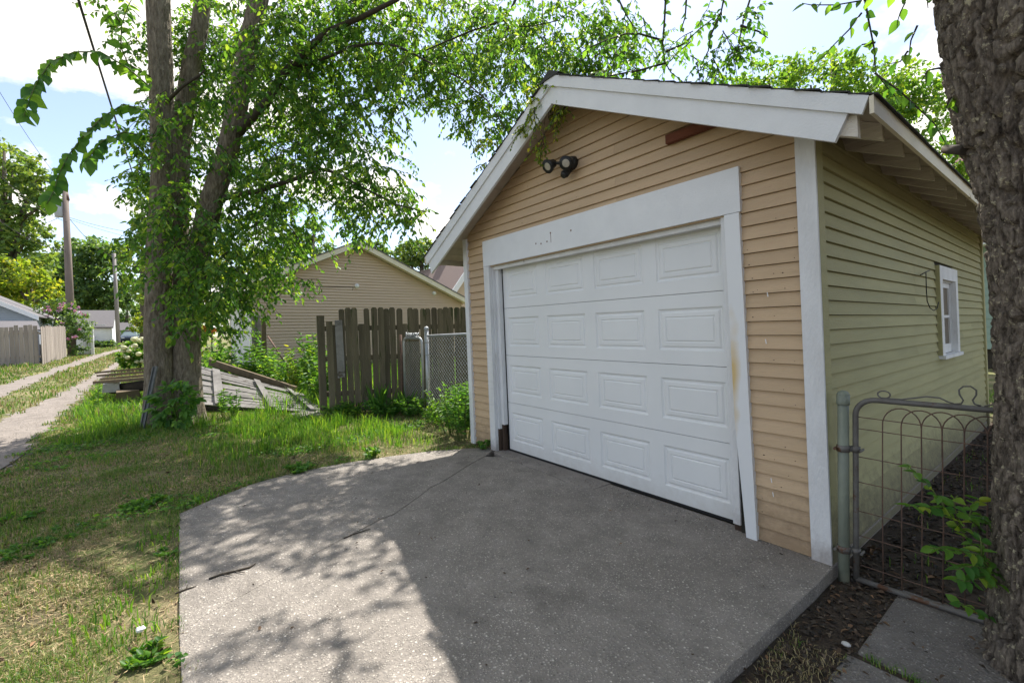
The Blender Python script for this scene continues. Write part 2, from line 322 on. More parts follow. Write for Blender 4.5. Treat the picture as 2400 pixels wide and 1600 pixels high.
def concrete(name, ca, cb, peb, pscale, dark=.55, bumps=.55):
    m, t, N, b, out = newmat(name); L = t.links.new
    co = N('ShaderNodeTexCoord'); v = N('ShaderNodeTexVoronoi'); v.inputs['Scale'].default_value = pscale; L(co.outputs['Object'], v.inputs['Vector'])
    big = N('ShaderNodeTexNoise'); big.inputs['Scale'].default_value = 1.3; big.inputs['Detail'].default_value = 8; big.inputs['Roughness'].default_value = .65; L(co.outputs['Object'], big.inputs['Vector'])
    mr = N('ShaderNodeMapRange'); mr.inputs['From Min'].default_value = .3; mr.inputs['From Max'].default_value = .7; L(big.outputs['Fac'], mr.inputs['Value'])
    base = N('ShaderNodeMix', data_type='RGBA'); base.inputs['A'].default_value = c4(ca); base.inputs['B'].default_value = c4(cb); L(mr.outputs[0], base.inputs['Factor'])
    v2 = N('ShaderNodeTexVoronoi'); v2.inputs['Scale'].default_value = pscale*1.9; L(co.outputs['Object'], v2.inputs['Vector'])
    vs = N('ShaderNodeTexNoise'); vs.inputs['Scale'].default_value = 26; vs.inputs['Detail'].default_value = 4; L(co.outputs['Object'], vs.inputs['Vector'])
    vr = N('ShaderNodeMath', operation='GREATER_THAN'); vr.inputs[1].default_value = .5; L(vs.outputs['Fac'], vr.inputs[0])
    vc = N('ShaderNodeMix', data_type='RGBA'); L(vr.outputs[0], vc.inputs['Factor']); L(v.outputs['Color'], vc.inputs['A']); L(v2.outputs['Color'], vc.inputs['B'])
    vd = N('ShaderNodeMix'); L(vr.outputs[0], vd.inputs[0]); L(v.outputs['Distance'], vd.inputs[2]); L(v2.outputs['Distance'], vd.inputs[3])
    # pebbles: their own colour per cell, cement between them
    sepc = N('ShaderNodeSeparateColor'); L(vc.outputs['Result'], sepc.inputs[0])
    pr = N('ShaderNodeValToRGB'); e = pr.color_ramp.elements; e[0].color = c4([x*dark for x in peb]); e[1].color = c4([min(1, x*1.75) for x in peb]); e[0].position = 0; e[1].position = 1
    k = e.new(.45); k.color = c4(peb); k = e.new(.8); k.color = c4([x*1.12 for x in peb])
    L(sepc.outputs[0], pr.inputs[0])
    dm = N('ShaderNodeMapRange'); dm.inputs['From Min'].default_value = .38; dm.inputs['From Max'].default_value = .25; L(vd.outputs[0], dm.inputs['Value'])
    show = N('ShaderNodeTexNoise'); show.inputs['Scale'].default_value = 2.2; show.inputs['Detail'].default_value = 5; L(co.outputs['Object'], show.inputs['Vector'])
    sr = N('ShaderNodeMapRange'); sr.inputs['From Min'].default_value = .30; sr.inputs['From Max'].default_value = .55; sr.inputs['To Min'].default_value = .6; L(show.outputs['Fac'], sr.inputs['Value'])
    fm = N('ShaderNodeMath', operation='MULTIPLY'); L(dm.outputs[0], fm.inputs[0]); L(sr.outputs[0], fm.inputs[1])
    mx = N('ShaderNodeMix', data_type='RGBA'); L(fm.outputs[0], mx.inputs['Factor']); L(base.outputs['Result'], mx.inputs['A']); L(pr.outputs[0], mx.inputs['B'])
    st = N('ShaderNodeTexNoise'); st.inputs['Scale'].default_value = 5; st.inputs['Detail'].default_value = 9; st.inputs['Roughness'].default_value = .7; L(co.outputs['Object'], st.inputs['Vector'])
    s2 = N('ShaderNodeMapRange'); s2.inputs['From Min'].default_value = .35; s2.inputs['From Max'].default_value = .7; s2.inputs['To Min'].default_value = .78; s2.inputs['To Max'].default_value = 1.15; L(st.outputs['Fac'], s2.inputs['Value'])
    hv = N('ShaderNodeHueSaturation'); L(mx.outputs['Result'], hv.inputs['Color']); L(s2.outputs[0], hv.inputs['Value'])
    ol = N('ShaderNodeTexNoise'); ol.inputs['Scale'].default_value = 1.9; ol.inputs['Detail'].default_value = 6; ol.inputs['Roughness'].default_value = .6; om = N('ShaderNodeMapping'); om.inputs['Location'].default_value = (4.3, 2.2, 0); L(co.outputs['Object'], om.inputs[0]); L(om.outputs[0], ol.inputs['Vector'])
    orr = N('ShaderNodeMapRange'); orr.inputs['From Min'].default_value = .60; orr.inputs['From Max'].default_value = .72; orr.inputs['To Max'].default_value = .45; L(ol.outputs['Fac'], orr.inputs['Value'])
    omx = N('ShaderNodeMix', data_type='RGBA'); L(orr.outputs[0], omx.inputs['Factor']); L(hv.outputs[0], omx.inputs['A']); omx.inputs['B'].default_value = (.085, .075, .065, 1); L(omx.outputs['Result'], b.inputs['Base Color'])
    b.inputs['Roughness'].default_value = .85; b.inputs['Specular IOR Level'].default_value = .25
    ih = N('ShaderNodeMath', operation='MULTIPLY'); L(vd.outputs[0], ih.inputs[0]); ih.inputs[1].default_value = -1
    bp = N('ShaderNodeBump'); bp.inputs['Strength'].default_value = bumps; bp.inputs['Distance'].default_value = .006; L(ih.outputs[0], bp.inputs['Height'])
    bp2 = N('ShaderNodeBump'); bp2.inputs['Strength'].default_value = .4; bp2.inputs['Distance'].default_value = .02; L(st.outputs['Fac'], bp2.inputs['Height']); L(bp.outputs[0], bp2.inputs['Normal']); L(bp2.outputs[0], b.inputs['Normal'])
    return m
MAT['roof_brown'] = M('brown roof', (.24, .18, .155), (.17, .13, .115), scale=25, rough=.9, bump=.4)
MAT['concrete'] = concrete('exposed aggregate concrete', (.205, .182, .16), (.265, .237, .21), (.40, .365, .32), 66, dark=.28, bumps=1.0)
MAT['apron'] = concrete('smooth old concrete', (.20, .175, .155), (.25, .225, .20), (.28, .255, .23), 70, bumps=.25)
MAT['walk'] = concrete('dark path concrete', (.16, .145, .13), (.20, .182, .165), (.27, .25, .23), 70, dark=.35, bumps=1.0)
MAT['gravel'] = concrete('pale crushed gravel', (.185, .158, .136), (.24, .207, .18), (.25, .22, .195), 60, dark=.75, bumps=.4)

def groundmat():
    m, t, N, b, out = newmat('soil and worn turf'); L = t.links.new
    co = N('ShaderNodeTexCoord')
    def nz(s, d=8, r=.65):
        n = N('ShaderNodeTexNoise'); n.inputs['Scale'].default_value = s; n.inputs['Detail'].default_value = d; n.inputs['Roughness'].default_value = r; L(co.outputs['Object'], n.inputs['Vector']); return n
    a = nz(.9); r = N('ShaderNodeValToRGB'); e = r.color_ramp.elements
    e[0].position = .30; e[0].color = (.17, .125, .09, 1); e[1].position = .70; e[1].color = (.34, .265, .18, 1)
    k = e.new(.46); k.color = (.12, .14, .05, 1); k = e.new(.58); k.color = (.24, .21, .11, 1)
    L(a.outputs['Fac'], r.inputs[0])
    f = nz(28, 8, .75); r2 = N('ShaderNodeMapRange'); r2.inputs['From Min'].default_value = .3; r2.inputs['From Max'].default_value = .7; r2.inputs['To Min'].default_value = .55; r2.inputs['To Max'].default_value = 1.35; L(f.outputs['Fac'], r2.inputs['Value'])
    hv = N('ShaderNodeHueSaturation'); L(r.outputs[0], hv.inputs['Color']); L(r2.outputs[0], hv.inputs['Value'])
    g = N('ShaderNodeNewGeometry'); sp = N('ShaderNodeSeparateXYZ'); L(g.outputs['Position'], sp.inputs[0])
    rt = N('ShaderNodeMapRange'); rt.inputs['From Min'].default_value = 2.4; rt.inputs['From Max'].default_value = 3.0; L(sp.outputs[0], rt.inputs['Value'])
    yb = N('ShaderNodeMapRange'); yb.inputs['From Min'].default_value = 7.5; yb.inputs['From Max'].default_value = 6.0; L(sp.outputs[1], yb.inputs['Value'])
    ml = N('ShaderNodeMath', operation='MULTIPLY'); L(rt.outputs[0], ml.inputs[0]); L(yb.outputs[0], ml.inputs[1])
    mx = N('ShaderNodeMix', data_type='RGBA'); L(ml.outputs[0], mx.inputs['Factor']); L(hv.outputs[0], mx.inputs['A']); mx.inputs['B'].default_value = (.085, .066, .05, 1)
    L(mx.outputs['Result'], b.inputs['Base Color']); b.inputs['Roughness'].default_value = .95; b.inputs['Specular IOR Level'].default_value = .1
    bp = N('ShaderNodeBump'); bp.inputs['Strength'].default_value = .9; bp.inputs['Distance'].default_value = .03; L(f.outputs['Fac'], bp.inputs['Height']); L(bp.outputs[0], b.inputs['Normal'])
    return m
MAT['ground'] = groundmat()
# ------------------------------------------------------------------ ground, alley, driveway
def bump(x, y):
    return .006*(np.sin(3.1*x+1.3*y)+np.sin(-1.7*x+4.3*y+2)+np.sin(7.3*x-2.9*y)*.6+np.sin(5.1*y+9.7*x+1)*.5)
def smask(v, a, b): return np.clip((v-a)/(b-a), 0, 1)
SLAB_OUT = [(-.28, -2.93), (-.5, -2.68), (-.73, -2.34), (-.82, -1.9), (-.81, -1.52), (-.72, -1.0), (-.61, -.57), (-.42, -.2), (-.2, .1)]
def ground_h(x, y):
    x = np.asarray(x, float); y = np.asarray(y, float)
    amp = smask(y, -4.25, -3.9)*smask(-y, 6, 3)*0 + smask(y, -4.3, -4.0)*(1-smask(y, 8, 10))*smask(x, -13, -11)
    z = gh(x) + bump(x, y)*amp*(x < 3.0)
    ins = (x > -.35) & (x < 3.0) & (y > -2.75) & (y < 5.6)
    ins |= (x > -.62) & (x <= -.35) & (y > -2.2) & (y < -.75)
    return np.where(ins, -.13, z)
def axis(parts):
    out = []
    for a, b, s in parts: out += list(np.arange(a, b, s))
    return out
gx = np.unique(np.round(np.array(axis([(-300, -100, 25), (-100, -40, 6), (-40, -14, 1.5), (-14, -7, .4), (-7, 5, .12), (5, 12, .8), (12, 60, 6), (60, 301, 30)])+TX), 3))
gy = np.unique(np.round(np.array(axis([(-300, -60, 30), (-60, -12, 4), (-12, -5, .5), (-5, 1.5, .12), (1.5, 8, .4), (8, 30, 2), (30, 80, 8), (80, 301, 30)])), 3))
GX, GY = np.meshgrid(gx, gy, indexing='ij'); GZ = ground_h(GX, GY)
nx, ny = GX.shape; idx = np.arange(nx*ny).reshape(nx, ny)
F = np.stack([idx[:-1, :-1], idx[1:, :-1], idx[1:, 1:], idx[:-1, 1:]], -1).reshape(-1, 4)
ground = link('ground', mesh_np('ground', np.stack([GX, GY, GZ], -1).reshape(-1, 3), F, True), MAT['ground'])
tag(ground, kind='structure')

def track(name, left, right, lift=.006):
    """a wheel track lying on the terrain between two edges given as (x, y)"""
    xs = np.unique(np.concatenate([np.linspace(3, -16, 160), np.linspace(-16, -150, 120), [t for t in TX if -150 < t < 3]]))
    lx, ly = zip(*sorted(left)); rx, ry = zip(*sorted(right))
    yl = np.interp(xs, lx, ly) + .06*np.sin(xs*4.1)+.05*np.sin(xs*9.7+1)+.03*np.sin(xs*23); yr = np.interp(xs, rx, ry) + .06*np.sin(xs*3.3+2)+.05*np.sin(xs*11.1)+.03*np.sin(xs*19)
    m = 5; V = np.zeros((len(xs), m, 3))
    for k in range(m):
        V[:, k, 0] = xs; V[:, k, 1] = yl+(yr-yl)*k/(m-1); V[:, k, 2] = gh(xs)+lift
    ii = np.arange(len(xs)*m).reshape(len(xs), m)
    F = np.stack([ii[:-1, :-1], ii[1:, :-1], ii[1:, 1:], ii[:-1, 1:]], -1).reshape(-1, 4)
    o = link(name, mesh_np(name, V.reshape(-1, 3), F, True), MAT['gravel']); tag(o, kind='structure'); return o
track('alley_wheel_track', [(3, -6.4), (-2, -5.9), (-7.3, -5.21), (-10.4, -4.98), (-18, -4.78), (-34, -4.3), (-60, -3.8), (-150, -3)], [(3, -4.45), (-2.7, -4.36), (-7, -4.42), (-12, -4.5), (-20, -4.35), (-34, -4.0), (-60, -3.4), (-150, -2.4)])
track('alley_wheel_track', [(3, -7.4), (-11, -6.9), (-14.3, -6.58), (-22.3, -6.3), (-41.5, -5.6), (-70, -5.2), (-150, -4.6)], [(3, -6.5), (-7, -6.3), (-11.4, -5.95), (-19.6, -5.85), (-34, -5.1), (-60, -4.6), (-150, -3.6)])

drive = tag(bpy.data.objects.new('driveway', None), kind='structure'); COL.objects.link(drive)
def slabpiece(name, poly, z0, z1, mt, bev=.005):
    o = MB().prism(poly, z0, z1).build(name, mt, drive)
    b = o.modifiers.new('bevel', 'BEVEL'); b.width = bev; b.segments = 2; b.limit_method = 'ANGLE'; b.angle_limit = R(50); return o
crk = [(1165, 1058), (1138, 1068), (1100, 1088), (1072, 1108), (1040, 1128), (1012, 1142), (985, 1160), (950, 1188), (920, 1205), (890, 1216), (860, 1232), (800, 1262), (735, 1300), (655, 1346), (560, 1400), (480, 1440)]
ck = []
for p in crk:
    q = Vector(CAMP + ray(*p)*(-CAMP[2]/ray(*p)[2])); ck.append((q.x+RND.uniform(-.012, .012), q.y+RND.uniform(-.012, .012)))
ck.append((ck[-1][0]+.1, -2.975))
n_ = len(ck); gap = [(.0085 if i < 11 else .0085*math.exp(-(i-10)*1.1))+.0003 for i in range(n_)]
cA = [(x-g, y+g) for (x, y), g in zip(ck, gap)]; cB = [(x+g, y-g) for (x, y), g in zip(ck, gap)]
apr = [(-.08, -.055), (.15, -.10), (.38, -.085), (.62, -.125), (.85, -.11), (1.08, -.135), (1.30, -.155), (1.42, -.135), (1.47, -.09)]
right_edge = [(3.205+RND.uniform(-.004, .004), y) for y in np.linspace(.1, -2.97, 30)]
# back left piece beyond the crack
slabpiece('concrete_piece', [(-.2, .1)]+[(-.14, .1), (-.14, -.04)]+[(x, y) for x, y in cA if y < -.06]+[(p[0]-.01, p[1]) for p in SLAB_OUT[:1]]+SLAB_OUT[1:-1], -.16, 0.0, MAT['concrete'])
# main piece
poly = [(x, y) for x, y in reversed(cB) if y < -.07]+[(x, y-.006) for x, y in apr[1:]]+[(1.476, .1)]+right_edge+[(2.2, -2.975)]
slabpiece('concrete_piece', poly, -.16, 0.0, MAT['concrete'])
slabpiece('door_apron', [(-.10, .115)]+apr+[(1.468, .115)], -.16, .003, MAT['apron'], .006)
# path slabs beyond the driveway
path = tag(bpy.data.objects.new('walkway', None), kind='structure'); COL.objects.link(path)
for (x0, x1, y0, y1, dz) in ((3.46, 4.6, -.62, .13, 0), (3.44, 4.6, -1.9, -.65, -.008), (3.95, 4.5, .9, 1.5, -.012), (3.98, 4.5, 1.7, 2.3, -.02)):
    pl = [(x0+RND.uniform(-.02, .02), y0), (x1, y0), (x1, y1), (x0+RND.uniform(-.02, .02), y1)]
    o = MB().prism(pl, -.2, -.062+dz).build('path_slab', MAT['walk'], path); b = o.modifiers.new('bevel', 'BEVEL'); b.width = .012; b.segments = 2

# ------------------------------------------------------------------ the garage
LEAN = .0327
def lean(v): return (v[0]-LEAN*v[2], v[1], v[2])
G = thing('garage', 'small old garage with peach clapboard front, pale green side and white overhead door', 'garage', (1.3, 0, 0))
XL, XR, LY = -.60, 3.177, 5.85
RX, RZ, RS = 1.335, 3.555, .50          # ridge x, ridge z, slope
REL, RER = -1.09, 3.51                   # eave ends
OV = -.27                                # front overhang
def rtop(x): return RZ-RS*abs(x-RX)
DECK = .10                                # roof top to deck underside
def gpart(mb, name, mt, parent=None): return mb.build(name, mt, parent or G, lean)
# wall cores
m = MB(); m.box(XL+.02, -.10, .02, .10, -.02, 2.45).box(2.66, XR-.02, .02, .10, -.02, 2.45)
m.add([(XL+.02, .02, 2.11), (XR-.02, .02, 2.11), (XR-.02, .02, rtop(XR)-.12), (RX, .02, RZ-.12), (XL+.02, .02, rtop(XL)-.12),
       (XL+.02, .10, 2.11), (XR-.02, .10, 2.11), (XR-.02, .10, rtop(XR)-.12), (RX, .10, RZ-.12), (XL+.02, .10, rtop(XL)-.12)], [(0, 1, 2, 3, 4), (9, 8, 7, 6, 5), (0, 5, 6, 1)])
m.box(XR-.10, XR-.02, .10, 3.03, -.02, 2.5).box(XR-.10, XR-.02, 3.88, LY, -.02, 2.5).box(XR-.10, XR-.02, 3.03, 3.88, -.02, 1.03).box(XR-.10, XR-.02, 3.03, 3.88, 1.90, 2.5)
m.box(XL, XL+.1, .10, LY, -.02, 2.4).box(XL+.1, XR-.1, LY-.1, LY, -.02, 2.6)
m.add([(XL, LY-.05, 2.4), (XR, LY-.05, 2.4), (RX, LY-.05, RZ-.12)], [(0, 2, 1)])
gpart(m, 'wall', MAT['dark'])
gpart(MB().box(XR-.09, XR-.004, -.0, LY, -.20, -.003), 'foundation', MAT['apron'])
EXPO = .0872
def clap_front(x0b, x1b, x0t, x1t, z, h):
    """one lapped board on the front: bottom edge proud"""
    yb, yt, back = -.004, .013, .021
    return MB().hexa([(x0b, yb, z), (x1b, yb, z), (x1b, back, z), (x0b, back, z), (x0t, yt, z+h), (x1t, yt, z+h), (x1t, back, z+h), (x0t, back, z+h)])
def rl(z):
    d = (RZ-DECK+.01-z)/RS; return max(XL+.004, RX-d), min(XR-.004, RX+d)
z = 0.004; k = 0
while z < RZ-DECK-.02:
    h = EXPO-.0032
    a0, a1 = rl(z); b0, b1 = rl(z+h)
    if z+h < 2.15:
        if z > -.0: 
            gpart(clap_front(XL+.07, -.17, XL+.07, -.17, z, h), 'siding_board', MAT['peach'])
            gpart(clap_front(2.74, XR-.085, 2.74, XR-.085, z, h), 'siding_board', MAT['peach'])
    elif b1-b0 > .05 and b1 > b0:
        cut = RND.choice([None, .35, 1.0, 1.75, 2.2])
        if cut and a0+.3 < cut < a1-.3 and b0+.3 < cut < b1-.3:
            gpart(clap_front(a0, cut-.001, b0, cut-.001, z, h), 'siding_board', MAT['peach']); gpart(clap_front(cut+.001, a1, cut+.001, b1, z, h), 'siding_board', MAT['peach'])
        else: gpart(clap_front(a0, a1, b0, b1, z, h), 'siding_board', MAT['peach'])
    z += EXPO
def clap_side(y0, y1, z, h):
    xb, xt, back = XR+.004, XR-.013, XR-.021
    return MB().hexa([(back, y0, z), (xb, y0, z), (xb, y1, z), (back, y1, z), (back, y0, z+h), (xt, y0, z+h), (xt, y1, z+h), (back, y1, z+h)])
z = -.055
while z < 2.50:
    h = EXPO-.0034-(.0018 if z < 1.0 else 0); hh = min(h, 2.55-z)
    segs = [(.09, LY-.07)]
    if z+EXPO > 1.05 and z < 1.92: segs = [(.09, 3.02), (3.89, LY-.07)]
    for (a, b) in segs:
        cut = RND.choice([1.3, 2.2, 4.3, 4.9, None, None])
        if cut and a+.4 < cut < b-.4:
            gpart(clap_side(a, cut-.0015, z, hh), 'siding_board', MAT['green']); gpart(clap_side(cut+.0015, b, z, hh), 'siding_board', MAT['green'])
        else: gpart(clap_side(a, b, z, hh), 'siding_board', MAT['green'])
    z += EXPO
# corner boards
o = gpart(MB().box(XR-.09, XR+.012, -.022, -.0025, .0, rtop(XR)-.10), 'corner_board', MAT['white_worn']); o['label'] = 'white painted corner board peeling at its foot'
gpart(MB().box(XR-.012, XR+.014, -.002, .088, -.05, rtop(XR)-.11), 'corner_board', MAT['green'])['label'] = 'green painted corner board'
gpart(MB().box(XR-.012, XR+.016, LY-.075, LY+.02, -.06, 2.5), 'corner_board', MAT['green'])['label'] = 'green painted corner board'
gpart(MB().box(XL-.012, XL+.068, -.022, .02, .0, rtop(XL)-.10), 'corner_board', MAT['white'])
# door casing
hdr = gpart(MB().box(-.18, 2.76, -.024, .02, 2.105, 2.395), 'door_header', MAT['white'])
gpart(MB().hexa([(-.185, -.022, 0), (-.085, -.022, 0), (-.085, .02, 0), (-.185, .02, 0), (-.18, -.022, 2.102), (-.075, -.022, 2.102), (-.075, .02, 2.102), (-.18, .02, 2.102)]), 'door_casing', MAT['white_worn'])
c = gpart(MB().hexa([(2.715, -.03, -.0), (2.782, -.03, .0), (2.782, .02, 0), (2.715, .02, 0), (2.668, -.024, .75), (2.766, -.024, .75), (2.766, .02, .75), (2.668, .02, .75)])
          .hexa([(2.668, -.024, .7505), (2.766, -.024, .7505), (2.766, .02, .7505), (2.668, .02, .7505), (2.652, -.022, 2.102), (2.75, -.022, 2.102), (2.75, .02, 2.102), (2.652, .02, 2.102)]), 'door_casing', None)
m_, t_, N_, b_, o_ = newmat('white paint with yellow stain'); L_ = t_.links.new
tc_ = N_('ShaderNodeTexCoord'); mp_ = N_('ShaderNodeMapping'); mp_.inputs['Location'].default_value = (-2.635*14, 0, -1.03*1.9); mp_.inputs['Scale'].default_value = (14, .01, 1.9); L_(tc_.outputs['Object'], mp_.inputs[0])
ln_ = N_('ShaderNodeVectorMath', operation='LENGTH'); nn_ = N_('ShaderNodeTexNoise'); nn_.inputs['Scale'].default_value = 6; L_(tc_.outputs['Object'], nn_.inputs[0]); ad_ = N_('ShaderNodeMath', operation='ADD')
L_(mp_.outputs[0], ln_.inputs[0]); L_(ln_.outputs['Value'], ad_.inputs[0]); L_(nn_.outputs['Fac'], ad_.inputs[1])
mr_ = N_('ShaderNodeMapRange'); mr_.inputs['From Min'].default_value = 1.25; mr_.inputs['From Max'].default_value = .6; L_(ad_.outputs[0], mr_.inputs['Value'])
mx_ = N_('ShaderNodeMix', data_type='RGBA'); mx_.inputs['A'].default_value = (.70, .71, .72, 1); mx_.inputs['B'].default_value = (.60, .44, .20, 1); L_(mr_.outputs[0], mx_.inputs['Factor']); L_(mx_.outputs['Result'], b_.inputs['Base Color']); b_.inputs['Roughness'].default_value = .55
c.data.materials.append(m_); c['label'] = 'white casing board with a yellow stain, split at its foot'
# jambs
gpart(MB().box(-.098, -.062, .021, .125, 0.25, 2.10).box(-.061, -.008, .055, .112, .30, 2.10), 'door_jamb', MAT['white_worn'])
gpart(MB().box(-.098, -.066, .024, .125, 0, .249).box(-.060, -.03, .06, .112, 0, .299), 'door_jamb', MAT['rot'])['label'] = 'bare rotten foot of the left jamb'
gpart(MB().box(2.615, 2.664, .004, .125, 0.05, 2.10), 'door_jamb', MAT['white_worn'])
gpart(MB().box(2.612, 2.72, .03, .12, 0.0, .048), 'door_jamb', MAT['rot'])
gpart(MB().box(-.06, 2.61, .03, .075, 2.06, 2.104).box(-.06, 2.61, .076, .112, 2.083, 2.104), 'head_jamb', MAT['white_worn'])
# overhead door: four hinged sections, four raised panels in each
DY = .117; SH = .533
door = thing('garage_door', None, None, (1.3, .117, 0)); door.parent = G; door.matrix_parent_inverse = Matrix.Translation(-Vector(G.location)); door.location = (1.3, .117, 0)
door['label'] = 'white sectional overhead door with raised panels'
def panel_face(m, x0, x1, z0, z1, y, cells):
    """flat face with raised-panel rings let into the given cells"""
    xs = sorted({x0, x1} | {c[0] for c in cells} | {c[1] for c in cells}); zs = sorted({z0, z1} | {c[2] for c in cells} | {c[3] for c in cells})
    for i in range(len(xs)-1):
        for j in range(len(zs)-1):
            a, b, c, d = xs[i], xs[i+1], zs[j], zs[j+1]
            if (a, b, c, d) in cells:
                rings = []
                for (ins, dy) in ((0, 0), (.010, .010), (.022, .012), (.034, .004), (.060, .003), (.068, .009), (.078, .002)):
                    rings.append([(a+ins, y+dy, c+ins), (b-ins, y+dy, c+ins), (b-ins, y+dy, d-ins), (a+ins, y+dy, d-ins)])
                n = len(rings); vs = [p for r_ in rings for p in r_]
                fs = [(q*4+k, q*4+(k+1) % 4, (q+1)*4+(k+1) % 4, (q+1)*4+k) for q in range(n-1) for k in range(4)]+[((n-1)*4, (n-1)*4+1, (n-1)*4+2, (n-1)*4+3)]
                m.add(vs, fs)
            else: m.add([(a, y, c), (b, y, c), (b, y, d), (a, y, d)], [(0, 1, 2, 3)])
for s in range(4):
    z0 = .022+s*SH; z1 = .022+(s+1)*SH-.004
    cells = []
    for q in range(4):
        cx = .0+2.61*(q+.5)/4; cells.append((round(cx-.262, 4), round(cx+.262, 4), round(z0+.105, 4), round(z1-.105, 4)))
    m = MB(); panel_face(m, .0, 2.61, z0, z1, DY, cells)
    m.add([(0, DY, z0), (2.61, DY, z0), (2.61, DY+.04, z0), (0, DY+.04, z0), (0, DY, z1), (2.61, DY, z1), (2.61, DY+.04, z1), (0, DY+.04, z1)], [(0, 3, 2, 1), (4, 5, 6, 7), (0, 4, 7, 3), (1, 2, 6, 5), (2, 3, 7, 6)])
    gpart(m, 'door_section', MAT['door'], door)
gpart(MB().box(0, 2.61, DY-.004, DY+.04, .001, .0215), 'bottom_seal', MAT['rubber'], door)
gpart(MB().box(-.006, -.001, DY-.01, DY+.03, .0, 2.1), 'gap_strip', MAT['rubber'], door)  # black strip drawn in for the dark gap beside the door
# roof deck boards running front to back
for side in (-1, 1):
    xe = REL if side < 0 else RER
    n = int(abs(xe-RX)/.125); st = abs(xe-RX)/n
    for i in range(n):
        xa = RX+side*st*i; xb = RX+side*(st*(i+1)-.004)
        za, zb = rtop(xa)-.022, rtop(xb)-.022
        q = [(xa, OV, za-.02), (xb, OV, zb-.02), (xb, LY+.25, zb-.02), (xa, LY+.25, za-.02), (xa, OV, za), (xb, OV, zb), (xb, LY+.25, zb), (xa, LY+.25, za)]
        gpart(MB().hexa(q), 'roof_board', MAT['soffit'])
# front soffit boards fixed under the deck on the left and right rakes
for side in (-1, 1):
    xe = XL-.02 if side < 0 else XR
    n = 12; st = abs(xe-RX)/n
    for i in range(n):
        xa = RX+side*st*i; xb = RX+side*(st*(i+1)-.003)
        za, zb = rtop(xa)-.0435, rtop(xb)-.0435; th = .05
        if side < 0: gpart(MB().hexa([(xa, OV+.052, za-th), (xb, OV+.052, zb-th), (xb, -.003, zb-th), (xa, -.003, za-th), (xa, OV+.052, za), (xb, OV+.052, zb), (xb, -.003, zb), (xa, -.003, za)]), 'soffit_board', MAT['soffit'])
# rake boards: narrow upper board, wide lower board
def rake(xa, xb, t0, t1, y0, y1, cut=0):
    za, zb = rtop(xa), rtop(xb)
    return MB().hexa([(xa, y0, za-t1), (xb-cut, y0, zb-t1+cut*RS), (xb-cut, y1, zb-t1+cut*RS), (xa, y1, za-t1), (xa, y0, za-t0), (xb, y0, zb-t0), (xb, y1, zb-t0), (xa, y1, za-t0)])
gpart(rake(RX, RER, .012, .105, OV-.02, OV-.0015, .03), 'rake_board', MAT['white'])
gpart(rake(RX-.0005, REL, .012, .105, OV-.02, OV-.0015, -.03), 'rake_board', MAT['white'])
gpart(rake(RX, RER-.09, .1055, .255, OV-.004, OV+.022, .06), 'barge_board', MAT['white'])
gpart(rake(RX-.0005, REL+.06, .1055, .245, OV-.004, OV+.022, -.05), 'barge_board', MAT['white'])
# eave boards and rafter tails
for xe, sd in ((RER, 1), (REL, -1)):
    zt = rtop(xe)-.016; gpart(MB().box(min(xe, xe+.018*sd), max(xe, xe+.018*sd), OV-.02, LY+.25, zt-.085, zt), 'eave_board', MAT['cream'])
for i in range(15):
    y = .13+i*.405
    if y < LY+.1:
        xa, xb = XR-.03, RER-.05; za, zb = rtop(xa)-.0435, rtop(xb)-.0435
        gpart(MB().hexa([(xa, y, za-.105), (xb, y, zb-.09), (xb, y+.038, zb-.09), (xa, y+.038, za-.105), (xa, y, za), (xb, y, zb), (xb, y+.038, zb), (xa, y+.038, za)]), 'rafter_tail', MAT['rafter'])
for sd in (1, -1):   # return block closing the eave behind the barge board
    xa, xb = (XR-.02, RER-.06) if sd > 0 else (XL+.02, REL+.07)
    za, zb = rtop(xa)-.0435, rtop(xb)-.0435; y0, y1 = OV+.0235, OV+.0635
    gpart(MB().hexa([(xa, y0, za-.185), (xb, y0, zb-.165), (xb, y1, zb-.165), (xa, y1, za-.185), (xa, y0, za), (xb, y0, zb), (xb, y1, zb), (xa, y1, za)]), 'rafter_tail', MAT['rafter'])
# shingles in lapped courses, ragged at the rake
m = MB()
for sd in (-1, 1):
    xe = (REL-.03) if sd < 0 else (RER+.035)
    n = int(abs(xe-RX)/.115)
    for i in range(n):
        y = OV-.030
        while y < LY+.28:
            w = .32; y1 = min(y+w-.006, LY+.28)
            xa = RX+sd*abs(xe-RX)*i/n; xb = RX+sd*abs(xe-RX)*(i+1)/n+sd*RND.uniform(0, .006)
            jy = RND.uniform(-.012, .012) if y < OV else 0
            za, zb = rtop(xa)-.008, rtop(xb)+.001+RND.uniform(0, .004)
            m.hexa([(xa, y+jy, za-.007), (xb, y+jy, zb-.007), (xb, y1, zb-.007), (xa, y1, za-.007), (xa, y+jy, za), (xb, y+jy, zb), (xb, y1, zb), (xa, y1, za)]); y += w
tag(gpart(m, 'shingles', MAT['shingle']), kind='stuff')
gpart(MB().hexa([(RX-.13, OV-.03, RZ-.045), (RX+.13, OV-.03, RZ-.045), (RX+.13, LY+.28, RZ-.045), (RX-.13, LY+.28, RZ-.045), (RX-.01, OV-.03, RZ+.022), (RX+.01, OV-.03, RZ+.022), (RX+.01, LY+.28, RZ+.022), (RX-.01, LY+.28, RZ+.022)]), 'ridge_cap', MAT['shingle'])
